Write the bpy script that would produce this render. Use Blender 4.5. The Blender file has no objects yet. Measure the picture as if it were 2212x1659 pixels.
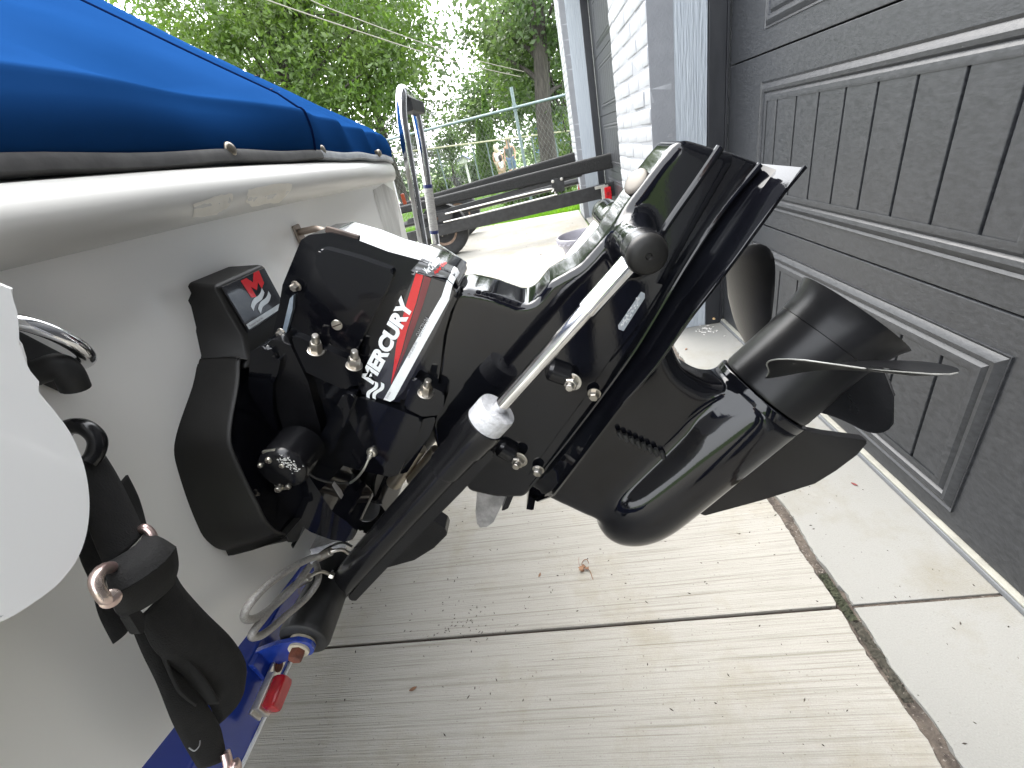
import bpy, bmesh, math, random
import numpy as np
from mathutils import Vector, Matrix
from mathutils.bvhtree import BVHTree
random.seed(7); rng = np.random.default_rng(7)
sc = bpy.context.scene
COL = sc.collection
rad = math.radians

# ------------------------------------------------------------------ camera
# axes: X towards the garage wall, Y along the garage front, Z up; metres
R3 = np.array([[0.97648636, -0.16088562, -0.14349287],
               [0.04587853, -0.49527961, 0.86752134],
               [-0.21064081, -0.85370599, -0.47625259]])
CAM = np.array([0.0, 0.0, 0.975])
FPX, PW, PH = 912.889, 2212.0, 1659.0
cd = bpy.data.cameras.new("camera")
cam = bpy.data.objects.new("camera", cd); COL.objects.link(cam)
M = Matrix.Identity(4)
for i in range(3):
    M[i][0] = R3[i][0]; M[i][1] = -R3[i][1]; M[i][2] = -R3[i][2]; M[i][3] = CAM[i]
cam.matrix_world = M
cd.sensor_width = 36; cd.lens = FPX / PW * 36
cd.clip_start = 0.02; cd.clip_end = 2000
sc.camera = cam

# ------------------------------------------------------------------ sky, sun, exposure
SUN_TO = Vector((-0.30, 0.46, 0.84)).normalized()
w = bpy.data.worlds.new("World"); sc.world = w; w.use_nodes = True
nt = w.node_tree; bg = nt.nodes["Background"]
sky = nt.nodes.new("ShaderNodeTexSky"); sky.sky_type = 'NISHITA'; sky.sun_disc = False
sky.sun_elevation = math.asin(SUN_TO.z); sky.sun_rotation = math.atan2(SUN_TO.x, SUN_TO.y)
sky.air_density = 1.0; sky.dust_density = 6.0; sky.ozone_density = 1.0
hs = nt.nodes.new("ShaderNodeHueSaturation"); hs.inputs['Saturation'].default_value = 0.36
hs.inputs['Value'].default_value = 1.0
nt.links.new(sky.outputs[0], hs.inputs['Color']); ov = nt.nodes.new("ShaderNodeMixRGB"); ov.inputs[0].default_value = .65   # an even layer of bright cloud over the whole dome
ov.inputs[2].default_value = (8.0, 8.25, 8.6, 1)
nt.links.new(hs.outputs[0], ov.inputs[1]); nt.links.new(ov.outputs[0], bg.inputs[0])
bg.inputs[1].default_value = 0.15
sl = bpy.data.lights.new("sun", 'SUN'); sl.energy = .55; sl.angle = rad(50); sl.color = (1, .95, .87)
so = bpy.data.objects.new("sun", sl); COL.objects.link(so)
so.rotation_euler = (-SUN_TO).to_track_quat('-Z', 'Y').to_euler()
sc.view_settings.view_transform = 'Standard'; sc.view_settings.look = 'None'
sc.view_settings.exposure = 2.7; sc.view_settings.gamma = 1.0
sc.view_settings.use_curve_mapping = False
sc.cycles.max_bounces = 8

# ------------------------------------------------------------------ sight-line helpers (survey of the photograph)
def ray(u, v):
    return R3 @ np.array([(u - PW/2)/FPX, (v - PH/2)/FPX, 1.0])
def on(u, v, ax, val):
    r = ray(u, v); t = (val - CAM[ax])/r[ax]; return Vector(CAM + t*r)
def ox(u, v, X): return on(u, v, 0, X)
def oy(u, v, Y): return on(u, v, 1, Y)
def oz(u, v, Z): return on(u, v, 2, Z)
def xz(pts, Y):
    r = []
    for p in pts:
        q = oy(p[0], p[1], Y); r.append((q.x, q.z))
    return r

# ------------------------------------------------------------------ materials
MATS = {}
def mat(name, c1, rough=.5, c2=None, scale=8., metal=0., coat=0., bump=0., bscale=200., vec=(1, 1, 1),
        det=6., rr=0., lo=.35, hi=.65, spec=.5, bdist=.002, speck=None, speck_scale=120., speck_amt=.7, sheen=0.):
    m = bpy.data.materials.new(name); m.use_nodes = True
    n = m.node_tree; P = n.nodes["Principled BSDF"]; L = n.links.new
    P.inputs['Roughness'].default_value = rough; P.inputs['Metallic'].default_value = metal
    P.inputs['Coat Weight'].default_value = coat; P.inputs['Coat Roughness'].default_value = .04
    P.inputs['Specular IOR Level'].default_value = spec
    if sheen: P.inputs['Sheen Weight'].default_value = sheen
    P.inputs['Base Color'].default_value = (*c1, 1)
    tc = n.nodes.new("ShaderNodeTexCoord"); mp = n.nodes.new("ShaderNodeMapping")
    mp.inputs['Scale'].default_value = vec; L(tc.outputs['Object'], mp.inputs[0])
    if c2 is not None:
        nz = n.nodes.new("ShaderNodeTexNoise"); nz.inputs['Scale'].default_value = scale; nz.inputs['Detail'].default_value = det
        L(mp.outputs[0], nz.inputs['Vector'])
        cr = n.nodes.new("ShaderNodeValToRGB"); cr.color_ramp.elements[0].position = lo; cr.color_ramp.elements[1].position = hi
        cr.color_ramp.elements[0].color = (*c1, 1); cr.color_ramp.elements[1].color = (*c2, 1)
        L(nz.outputs['Fac'], cr.inputs[0]); out = cr.outputs[0]
        if speck:
            n2 = n.nodes.new("ShaderNodeTexNoise"); n2.inputs['Scale'].default_value = speck_scale; n2.inputs['Detail'].default_value = 3
            L(tc.outputs['Object'], n2.inputs['Vector'])
            c3 = n.nodes.new("ShaderNodeValToRGB"); c3.color_ramp.elements[0].position = speck_amt; c3.color_ramp.elements[1].position = speck_amt+.06
            L(n2.outputs['Fac'], c3.inputs[0])
            mx = n.nodes.new("ShaderNodeMixRGB"); mx.inputs[2].default_value = (*speck, 1)
            L(c3.outputs[0], mx.inputs[0]); L(out, mx.inputs[1]); out = mx.outputs[0]
        L(out, P.inputs['Base Color'])
        if rr:
            ma = n.nodes.new("ShaderNodeMath"); ma.operation = 'MULTIPLY_ADD'
            ma.inputs[1].default_value = rr; ma.inputs[2].default_value = rough - rr/2
            L(nz.outputs['Fac'], ma.inputs[0]); L(ma.outputs[0], P.inputs['Roughness'])
    if bump:
        nb = n.nodes.new("ShaderNodeTexNoise"); nb.inputs['Scale'].default_value = bscale; nb.inputs['Detail'].default_value = 4
        L(mp.outputs[0], nb.inputs['Vector'])
        b = n.nodes.new("ShaderNodeBump"); b.inputs['Strength'].default_value = bump; b.inputs['Distance'].default_value = bdist
        L(nb.outputs['Fac'], b.inputs['Height']); L(b.outputs[0], P.inputs['Normal'])
    MATS[name] = m
    return m

def leafmat(name, c1, c2, tr=.5, sc_=1.2):
    m = bpy.data.materials.new(name); m.use_nodes = True
    n = m.node_tree; L = n.links.new; out = n.nodes["Material Output"]; n.nodes.remove(n.nodes["Principled BSDF"])
    tc = n.nodes.new("ShaderNodeTexCoord"); nz = n.nodes.new("ShaderNodeTexNoise")
    nz.inputs['Scale'].default_value = sc_; nz.inputs['Detail'].default_value = 8; L(tc.outputs['Object'], nz.inputs[0])
    cr = n.nodes.new("ShaderNodeValToRGB"); cr.color_ramp.elements[0].position = .3; cr.color_ramp.elements[1].position = .7
    cr.color_ramp.elements[0].color = (*c1, 1); cr.color_ramp.elements[1].color = (*c2, 1); L(nz.outputs[0], cr.inputs[0])
    d = n.nodes.new("ShaderNodeBsdfPrincipled"); d.inputs['Roughness'].default_value = .45
    t = n.nodes.new("ShaderNodeBsdfTranslucent"); mx = n.nodes.new("ShaderNodeMixShader"); mx.inputs[0].default_value = tr
    g = n.nodes.new("ShaderNodeHueSaturation"); g.inputs['Saturation'].default_value = 1.15; g.inputs['Value'].default_value = 1.5
    L(cr.outputs[0], g.inputs['Color'])
    L(cr.outputs[0], d.inputs['Base Color']); L(g.outputs[0], t.inputs[0])
    L(d.outputs[0], mx.inputs[1]); L(t.outputs[0], mx.inputs[2]); L(mx.outputs[0], out.inputs[0])
    MATS[name] = m; return m

GLOSS = mat("gloss_black_paint", (.0028, .0028, .0042), .06, (.0045, .005, .0065), 9, coat=0., spec=.40, rr=.05, bump=.05, bscale=260, bdist=.0005,
            speck=(.3, .3, .3), speck_scale=70, speck_amt=.80)
SATIN = mat("satin_black_paint", (.005, .005, .0058), .22, (.008, .008, .009), 14, spec=.4, bump=.05, bscale=300, rr=.12, speck=(.28, .28, .27), speck_scale=90, speck_amt=.78)
MATTE = mat("matte_black_plastic", (.0062, .0060, .0055), .45, (.009, .0085, .0078), 20, spec=.26, bump=.12, bscale=900, bdist=.0006, speck=(.25, .25, .24), speck_scale=110, speck_amt=.79)
RUBBER = mat("black_rubber", (.006, .006, .006), .55, (.018, .018, .018), 30, bump=.1, bscale=400)
PROP = mat("prop_black", (.0050, .0052, .0058), .32, (.010, .010, .011), 10, spec=.28, rr=.2, bump=.04, bscale=300, speck=(.45, .44, .42), speck_scale=24, speck_amt=.75)
CHROME = mat("stainless", (.78, .78, .79), .12, (.62, .62, .62), 40, metal=1., rr=.15)
STEEL = mat("galvanised_bolt", (.62, .60, .56), .33, (.42, .38, .32), 60, metal=1., rr=.2, bump=.1, bscale=500)
ZINC = mat("zinc_anode", (.46, .46, .47), .6, (.62, .62, .63), 160, metal=.35, bump=.5, bscale=350, bdist=.002)
GREYZN = mat("weathered_anode", (.16, .155, .15), .75, (.27, .26, .25), 60, bump=.5, bscale=160, bdist=.004)
BLUEGREY = mat("bare_alloy", (.16, .20, .25), .5, (.30, .34, .38), 60, metal=.4, bump=.2, bscale=200)
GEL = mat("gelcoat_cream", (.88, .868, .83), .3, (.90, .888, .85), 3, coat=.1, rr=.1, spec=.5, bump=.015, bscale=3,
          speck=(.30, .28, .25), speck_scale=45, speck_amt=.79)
GELL = mat("dimmed_gelcoat", (.56, .55, .52), .35, (.61, .60, .565), 3, coat=.1, bump=.015, bscale=3, speck=(.28, .26, .23), speck_scale=40, speck_amt=.78)  # deck lip's gelcoat, darkened to offset the strong sky light falling on it
GELW = mat("gelcoat_white", (.88, .88, .865), .3, (.90, .90, .885), 3, coat=.1, rr=.1, speck=(.5, .49, .46), speck_scale=30, speck_amt=.79)
RUB = mat("scuffed_gelcoat", (.66, .655, .62), .6, (.50, .49, .46), 14, vec=(1, 3, .6))
PATCH = mat("peeled_patch", (.90, .86, .77), .8, (.84, .80, .71), 40, bump=.2, bscale=200)
CANVAS = mat("blue_canvas", (.006, .033, .112), .95, (.0085, .042, .140), 3.2, bump=.10, bscale=1500, bdist=.0006, det=8, spec=0.,
             speck=(.25, .32, .5), speck_scale=30, speck_amt=.78)
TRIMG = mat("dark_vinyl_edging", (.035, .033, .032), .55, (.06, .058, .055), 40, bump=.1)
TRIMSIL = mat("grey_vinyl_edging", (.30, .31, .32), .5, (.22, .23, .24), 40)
WEB = mat("black_webbing", (.0045, .0045, .0045), .9, (.008, .0078, .0076), 120, bump=.6, bscale=900, bdist=.001, vec=(1, 1, .6))
WEBG = mat("worn_webbing", (.013, .0127, .012), .85, (.009, .0088, .0085), 60, bump=.5, bscale=900, bdist=.001)
BLUEP = mat("blue_trailer_paint", (.006, .03, .29), .25, (.010, .035, .24), 6, coat=.4, rr=.15, bump=.06, bscale=60, speck=(.05, .045, .07), speck_scale=16, speck_amt=.68)
RUST = mat("rusty_bolt", (.17, .05, .025), .8, (.09, .03, .02), 90, bump=.5, bscale=300)
ALU = mat("aluminium", (.68, .66, .61), .35, (.5, .48, .44), 40, metal=.9, rr=.2)
NYLON = mat("aged_nylon", (.55, .50, .38), .5, (.45, .41, .31), 40)
BRASSY = mat("zinc_dichromate", (.60, .50, .44), .3, (.55, .38, .36), 50, metal=.9, rr=.2, bump=.1, bscale=200)
REDL = mat("red_lens", (.42, .006, .01), .15, (.30, .004, .008), 60, coat=.5)
HOSE = mat("braided_hose", (.30, .285, .27), .4, (.42, .41, .39), 500, metal=.6, bump=.8, bscale=900, bdist=.0015, vec=(1, 1, 1))
WHITE = mat("white_print", (.78, .80, .80), .3, (.72, .74, .74), 60)
REDP = mat("red_print", (.52, .010, .014), .22, (.46, .008, .012), 30, coat=.4)
DREDP = mat("dark_red_print", (.14, .008, .014), .22, (.09, .007, .012), 30, coat=.4)
DECAL = mat("decal_black", (.014, .014, .016), .13, (.020, .020, .023), 30, coat=.4)
DECALG = mat("decal_grey", (.075, .077, .08), .2, (.095, .097, .10), 30, coat=.3)
SILV = mat("silver_print", (.50, .52, .52), .3, (.42, .44, .44), 60, metal=.3)
PRINTG = mat("grey_print", (.25, .25, .25), .5)
TAGM = mat("silver_tag", (.33, .36, .40), .35, (.45, .48, .52), 90, metal=.6)

def brushed(name, c1, c2, lines, bst, pits):
    m = bpy.data.materials.new(name); m.use_nodes = True; n = m.node_tree; L = n.links.new; P = n.nodes["Principled BSDF"]
    P.inputs['Roughness'].default_value = .85; P.inputs['Specular IOR Level'].default_value = .12
    tc = n.nodes.new("ShaderNodeTexCoord")
    def noise(scale, vec=(1, 1, 1), det=4., rough=.5):
        mp = n.nodes.new("ShaderNodeMapping"); mp.inputs['Scale'].default_value = vec; L(tc.outputs['Object'], mp.inputs[0])
        z = n.nodes.new("ShaderNodeTexNoise"); z.inputs['Scale'].default_value = scale; z.inputs['Detail'].default_value = det
        z.inputs['Roughness'].default_value = rough; L(mp.outputs[0], z.inputs[0]); return z.outputs['Fac']
    def ramp(f, a, b, ca, cb):
        r = n.nodes.new("ShaderNodeValToRGB"); r.color_ramp.elements[0].position = a; r.color_ramp.elements[1].position = b
        r.color_ramp.elements[0].color = (*ca, 1); r.color_ramp.elements[1].color = (*cb, 1); L(f, r.inputs[0]); return r.outputs[0]
    def mix(f, a, b, mode='MIX'):
        x = n.nodes.new("ShaderNodeMixRGB"); x.blend_type = mode
        if isinstance(f, float): x.inputs[0].default_value = f
        else: L(f, x.inputs[0])
        L(a, x.inputs[1]); L(b, x.inputs[2]); return x.outputs[0]
    big = ramp(noise(1.3, det=6), .35, .68, c1, c2)
    out = big
    hgt = None
    if lines:
        ln = noise(1., (1.7, 165, 1), 4, .62)           # long brush strokes along X
        ln2 = noise(1., (5., 420, 1), 3, .6)
        wv = noise(2.2, (1, 2, 1), 4)
        k = ramp(ln, .33, .47, (.66, .64, .60), (1, 1, 1)); k2 = ramp(ln2, .33, .50, (.72, .70, .67), (1, 1, 1))
        out = mix(ramp(wv, .35, .6, (.45, .45, .45), (1, 1, 1)), out, mix(1., out, k, 'MULTIPLY'))
        out = mix(.6, out, mix(1., out, k2, 'MULTIPLY'))
        ad = n.nodes.new("ShaderNodeMath"); ad.operation = 'ADD'; L(ln, ad.inputs[0]); L(ln2, ad.inputs[1]); hgt = ad.outputs[0]
    sp = ramp(noise(170, det=3), .66, .73, (1, 1, 1), (.42, .39, .35)); out = mix(pits, out, mix(1., out, sp, 'MULTIPLY'))
    st = ramp(noise(2.6, det=8, rough=.7), .50, .72, (1, 1, 1), (.78, .73, .62)); out = mix(1., out, st, 'MULTIPLY')
    gr = ramp(noise(420, det=2), .3, .7, (.86, .86, .85), (1, 1, 1)); out = mix(.8, out, mix(1., out, gr, 'MULTIPLY'))
    L(out, P.inputs['Base Color'])
    b = n.nodes.new("ShaderNodeBump"); b.inputs['Strength'].default_value = bst; b.inputs['Distance'].default_value = .004
    fine = noise(260, det=4)
    if hgt is None: L(fine, b.inputs['Height'])
    else:
        a2 = n.nodes.new("ShaderNodeMath"); a2.operation = 'MULTIPLY_ADD'; a2.inputs[1].default_value = .35
        L(fine, a2.inputs[0]); L(hgt, a2.inputs[2]); L(a2.outputs[0], b.inputs['Height'])
    L(b.outputs[0], P.inputs['Normal']); MATS[name] = m; return m
CONC = brushed("brushed_concrete", (.258, .248, .223), (.305, .295, .268), True, .5, .6)
APRON = brushed("smooth_concrete", (.20, .199, .186), (.235, .233, .22), False, .2, .3)
DIRT = mat("joint_dirt", (.040, .032, .026), .95, (.095, .078, .063), 40, bump=.8, bscale=160, bdist=.006, speck=(.17, .155, .135), speck_scale=210, speck_amt=.62)
JOINT = mat("dark_joint", (.035, .026, .022), .95, (.07, .05, .04), 60)
MOSS = mat("moss", (.015, .019, .009), .95, (.035, .038, .020), 90, bump=.9, bscale=240, bdist=.006)
GRASSG = mat("lawn_green", (.06, .115, .022), .9, (.10, .15, .035), 3, bump=.6, bscale=40, bdist=.03)
ROADM = mat("pale_road", (.40, .36, .32), .9, (.46, .42, .38), 2)
SOIL = mat("soil", (.09, .07, .05), .95, (.13, .10, .07), 5)

def doormat():
    m = mat("charcoal_door_steel", (.015, .0162, .0185), .42, (.029, .0305, .0335), 120, vec=(1, .5, 1), bump=.35, bscale=130, bdist=.0016, det=10, lo=.3, hi=.7,
            rr=.2, speck=(.30, .30, .30), speck_scale=85, speck_amt=.77)
    return m
DOOR = doormat()
BLKTRIM = mat("black_door_stop", (.012, .013, .016), .45, (.02, .021, .024), 30, vec=(1, 1, .2), bump=.1, bscale=100, speck=(.3, .3, .3), speck_scale=60, speck_amt=.78)
SEAL = mat("bottom_seal", (.26, .255, .22), .6, (.21, .205, .18), 30)
BRICK = mat("white_painted_brick", (.235, .243, .256), .55, (.26, .268, .279), 12, bump=.45, bscale=60, bdist=.004, speck=(.50, .50, .50), speck_scale=22, speck_amt=.74)
MORT = mat("white_painted_mortar", (.175, .182, .194), .7, (.195, .202, .214), 20, bump=.4, bscale=120, bdist=.003)
WOOD = mat("white_painted_wood", (.30, .33, .362), .5, (.335, .366, .395), 10, vec=(9, 9, .6), bump=.9, bscale=14, bdist=.006)
CARPET = mat("black_bunk_carpet", (.006, .006, .006), .95, (.016, .016, .0155), 70, bump=.9, bscale=300, bdist=.005, speck=(.12, .11, .10), speck_scale=160, speck_amt=.68)
TRBLK = mat("black_trailer_steel", (.005, .005, .0055), .4, (.018, .018, .019), 20, rr=.2)
LUMBER = mat("bare_lumber", (.30, .24, .17), .8, (.22, .17, .12), 20, vec=(1, 8, 8))
TYRE = mat("tyre", (.016, .016, .017), .8, (.028, .028, .028), 30, bump=.2, bscale=90)
RIM = mat("rusty_rim", (.20, .13, .09), .6, (.28, .20, .15), 30, metal=.4)
GALV = mat("galvanised_pipe", (.10, .135, .14), .5, (.15, .19, .19), 20, metal=.3)
GALVW = mat("galvanised_wire", (.15, .155, .155), .5, (.19, .195, .19), 20, metal=.3)
POT = mat("grey_plastic_pot", (.20, .195, .22), .55, (.26, .25, .275), 8, bump=.1)
POTIN = mat("pot_soil", (.03, .03, .032), .9, (.05, .05, .05), 30)
BARK = mat("bark", (.022, .019, .016), .95, (.052, .046, .039), 9, vec=(3, 3, .5), bump=1., bscale=10, bdist=.05)
CABLE = mat("power_cable", (.22, .20, .18), .7)
LEAF_B = leafmat("leaf_bright", (.050, .092, .020), (.105, .155, .040), .5, .9)
LEAF_M = leafmat("leaf_mid", (.038, .066, .023), (.080, .115, .043), .5, .6)
LEAF_D = leafmat("leaf_dark", (.022, .045, .016), (.05, .085, .028), .35, .6)
LEAF_S = leafmat("needles_spruce", (.035, .045, .032), (.075, .085, .06), .25, .5)
LEAF_C = leafmat("leaf_arborvitae", (.05, .105, .02), (.08, .14, .03), .35, 1.5)
SKIN = mat("skin", (.50, .30, .22), .55, (.46, .27, .19), 30)
HAIRB = mat("blond_hair", (.55, .47, .32), .6, (.62, .55, .42), 40)
HAIRD = mat("dark_hair", (.02, .014, .012), .6, (.035, .025, .02), 40)
SHIRTW = mat("white_shirt", (.62, .62, .60), .8, (.55, .55, .54), 20)
SHIRTG = mat("grey_shirt", (.075, .085, .085), .85, (.10, .11, .11), 20)
DENIM = mat("denim", (.10, .15, .24), .85, (.15, .20, .30), 30)
LEAFDRY = mat("dry_leaf", (.12, .055, .028), .85, (.20, .11, .06), 60)
CRUMB = mat("seed_crumbs", (.028, .020, .018), .9, (.06, .045, .035), 60)
TWHITE = mat("tan_leaf", (.46, .30, .14), .8, (.52, .38, .20), 60)

# ------------------------------------------------------------------ object helpers
def tag(o, label, cat, group=None):
    o['label'] = label; o['category'] = cat
    if group: o['group'] = group
    return o
def thing(name, label, cat, loc=(0, 0, 0), group=None):
    o = bpy.data.objects.new(name, None); o.empty_display_size = .05; COL.objects.link(o); o.location = loc
    return tag(o, label, cat, group)
def link(name, me, m, parent=None, smooth=35, kind=None, label=None, wn=True):
    o = bpy.data.objects.new(name, me); COL.objects.link(o)
    if m is not None and len(me.materials) == 0: me.materials.append(m)
    if smooth and len(me.polygons):
        me.polygons.foreach_set('use_smooth', [True]*len(me.polygons)); me.set_sharp_from_angle(angle=rad(smooth))
        if wn:
            md = o.modifiers.new('wn', 'WEIGHTED_NORMAL'); md.keep_sharp = True
    if parent is not None:
        o.parent = parent
        inv = Matrix.Translation(parent.location) if parent.parent is None and parent.type == 'EMPTY' else Matrix.Identity(4)
        o.matrix_parent_inverse = inv.inverted()
    if kind: o['kind'] = kind
    if label: o['label'] = label
    return o
def mesh(name, vs, fs, m, parent=None, **k):
    me = bpy.data.meshes.new(name); me.from_pydata([tuple(v) for v in vs], [], fs); me.update()
    return link(name, me, m, parent, **k)
def bmobj(name, bm, m, parent=None, **k):
    bmesh.ops.recalc_face_normals(bm, faces=bm.faces)
    me = bpy.data.meshes.new(name); bm.to_mesh(me); bm.free()
    return link(name, me, m, parent, **k)
def tagstruct(o): o['kind'] = 'structure'; return o

def fillet(pts, r, n=5):
    """round the corners of a polygon; a third value of a point overrides the radius"""
    out = []; N = len(pts)
    for i in range(N):
        p = Vector(pts[i][:2]); a = Vector(pts[i-1][:2]) - p; b = Vector(pts[(i+1) % N][:2]) - p
        rr = pts[i][2] if len(pts[i]) > 2 else r
        la, lb = a.length, b.length
        if rr <= 0 or la < 1e-6 or lb < 1e-6: out.append(p); continue
        a /= la; b /= lb; cosv = max(-1, min(1, a.dot(b))); ang = math.acos(cosv)
        if ang > rad(172): out.append(p); continue
        d = min(rr/math.tan(ang/2), .45*la, .45*lb)
        p0 = p + a*d; p1 = p + b*d
        for k in range(n+1):
            t = k/n; out.append(p0*(1-t)**2 + p*2*t*(1-t) + p1*t*t)
    return out
def crom(pts, n=6, closed=False):
    P = [Vector(p) for p in pts]; out = []; N = len(P)
    for i in range(N if closed else N-1):
        g = (lambda j: P[j % N]) if closed else (lambda j: P[max(0, min(N-1, j))])
        p0, p1, p2, p3 = g(i-1), g(i), g(i+1), g(i+2)
        for k in range(n):
            t = k/n
            out.append(.5*((2*p1) + (p2-p0)*t + (2*p0-5*p1+4*p2-p3)*t*t + (3*p1-p0-3*p2+p3)*t**3))
    if not closed: out.append(P[-1])
    return out
def prism(name, pts, y0, y1, m, parent=None, r=.006, bev=.006, seg=4, axis='Y', **k):
    """polygon extruded along an axis, its rims rounded. pts = (x,z) for Y, (y,z) for X, (x,y) for Z"""
    P = fillet(pts, r)
    def at(p, t): return {'Y': (p[0], t, p[1]), 'X': (t, p[0], p[1]), 'Z': (p[0], p[1], t)}[axis]
    bm = bmesh.new(); A = [bm.verts.new(at(p, y0)) for p in P]; B = [bm.verts.new(at(p, y1)) for p in P]
    fa = bm.faces.new(A); fb = bm.faces.new(B[::-1]); N = len(P)
    for i in range(N): bm.faces.new((A[i], B[i], B[(i+1) % N], A[(i+1) % N]))
    if bev > 0:
        bmesh.ops.bevel(bm, geom=list(fa.edges)+list(fb.edges), offset=bev, offset_type='OFFSET', segments=seg, profile=.5, clamp_overlap=True, affect='EDGES')
    return bmobj(name, bm, m, parent, **k)
def box(name, c, d, m, parent=None, bev=.003, seg=2, rot=None, **k):
    bm = bmesh.new(); bmesh.ops.create_cube(bm, size=1)
    for v in bm.verts: v.co = Vector((v.co.x*d[0], v.co.y*d[1], v.co.z*d[2]))
    if bev: bmesh.ops.bevel(bm, geom=list(bm.edges), offset=bev, segments=seg, profile=.5, clamp_overlap=True, affect='EDGES')
    T = Matrix.Translation(c)
    if rot is not None: T = T @ rot.to_4x4()
    bmesh.ops.transform(bm, matrix=T, verts=bm.verts)
    return bmobj(name, bm, m, parent, **k)
def frame(d):
    d = Vector(d).normalized(); u = d.cross(Vector((0, 0, 1)))
    if u.length < 1e-3: u = d.cross(Vector((1, 0, 0)))
    u.normalize(); return d, u, d.cross(u)
def lathe_bm(bm, p0, d, prof, seg=32, cap=True):
    d, u, v = frame(d); p0 = Vector(p0); rings = []
    for s, r in prof:
        rings.append([bm.verts.new(p0 + d*s + (u*math.cos(2*math.pi*k/seg) + v*math.sin(2*math.pi*k/seg))*r) for k in range(seg)])
    for a, b in zip(rings, rings[1:]):
        for k in range(seg): bm.faces.new((a[k], a[(k+1) % seg], b[(k+1) % seg], b[k]))
    if cap: bm.faces.new(rings[0][::-1]); bm.faces.new(rings[-1])
def lathe(name, p0, d, prof, m, parent=None, seg=32, cap=True, **k):
    bm = bmesh.new(); lathe_bm(bm, p0, d, prof, seg, cap); return bmobj(name, bm, m, parent, **k)
def cyl(name, p0, p1, r, m, parent=None, r1=None, seg=28, bev=.002, **k):
    p0, p1 = Vector(p0), Vector(p1); L = (p1-p0).length; r1 = r if r1 is None else r1
    b = min(bev, L*.3, r*.5)
    prof = [(0, r-b), (b*.3, r-b*.3), (b, r), (L-b, r1), (L-b*.3, r1-b*.3), (L, r1-b)] if b > 0 else [(0, r), (L, r1)]
    return lathe(name, p0, p1-p0, prof, m, parent, seg, **k)
def tube_bm(bm, path, r, seg=10, closed=False):
    P = [Vector(p) for p in path]; N = len(P); rings = []; up = None
    for i in range(N):
        t = (P[(i+1) % N] - P[i-1]) if closed else (P[min(i+1, N-1)] - P[max(i-1, 0)])
        t.normalize()
        if up is None: _, u, v = frame(t)
        else:
            u = up - t*up.dot(t); u.normalize(); v = t.cross(u)
        up = u; ri = r[i] if hasattr(r, '__len__') else r
        rings.append([bm.verts.new(P[i] + (u*math.cos(2*math.pi*k/seg) + v*math.sin(2*math.pi*k/seg))*ri) for k in range(seg)])
    for i in range(N if closed else N-1):
        a, b = rings[i], rings[(i+1) % N]
        for k in range(seg): bm.faces.new((a[k], a[(k+1) % seg], b[(k+1) % seg], b[k]))
    if not closed: bm.faces.new(rings[0][::-1]); bm.faces.new(rings[-1])
def tube(name, path, r, m, parent=None, seg=12, n=6, closed=False, raw=False, **k):
    bm = bmesh.new(); P = path if raw else crom(path, n, closed)
    tube_bm(bm, P, r, seg, closed); return bmobj(name, bm, m, parent, **k)
def ribbon(name, left, right, th, m, parent=None, n=6, bow=0., **k):
    """a strap: two edge lines, smoothed, given a thickness"""
    A = crom(left, n); B = crom(right, n); vs = []; fs = []; W = 6
    for a, b in zip(A, B):
        for j in range(W+1):
            t = j/W; vs.append(a*(1-t)+b*t + Vector((bow*math.sin(math.pi*t), 0, 0)))
    for i in range(len(A)-1):
        for j in range(W):
            q = i*(W+1)+j; fs.append((q, q+1, q+W+2, q+W+1))
    o = mesh(name, vs, fs, m, parent, wn=False, smooth=60, **k)
    s = o.modifiers.new('solid', 'SOLIDIFY'); s.thickness = th; s.offset = 0
    return o
def hexbolt(name, p, d, r, h, m, parent, stud=True, washer=True):
    bm = bmesh.new(); d = Vector(d).normalized(); p = Vector(p)
    if washer: lathe_bm(bm, p, d, [(0, r*1.45), (r*.18, r*1.45), (r*.25, r*1.3)], 20)
    z = r*.2 if washer else 0
    lathe_bm(bm, p+d*z, d, [(0, r*1.08), (h*.8, r*1.08), (h, r*.92)], 6)
    if stud: lathe_bm(bm, p+d*(z+h), d, [(0, r*.72), (h*.35, r*.66), (h*.4, r*.62), (h*.75, r*.62), (h*.85, r*.5)], 14)
    return bmobj(name, bm, m, parent, smooth=30)
def wrap(o, target, d, off=.0006, back=.12):
    """lay a flat print on the skin of another part"""
    bm = bmesh.new(); bm.from_mesh(target.data); bvh = BVHTree.FromBMesh(bm); bm.free(); d = Vector(d).normalized()
    for v in o.data.vertices:
        h = bvh.ray_cast(v.co - d*back, d)
        if h[0] is not None: v.co = h[0] - d*off
    o.data.update()
def flatpoly(name, pts, m, parent, cuts=.006, **k):
    """a small sheet cut finely enough to bend"""
    bm = bmesh.new(); f = bm.faces.new([bm.verts.new(p) for p in pts])
    bmesh.ops.triangulate(bm, faces=[f])
    for _ in range(6):
        lg = [e for e in bm.edges if e.calc_length() > cuts]
        if not lg: break
        bmesh.ops.subdivide_edges(bm, edges=lg, cuts=1); bmesh.ops.triangulate(bm, faces=bm.faces)
    return bmobj(name, bm, m, parent, wn=False, **k)
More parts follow.
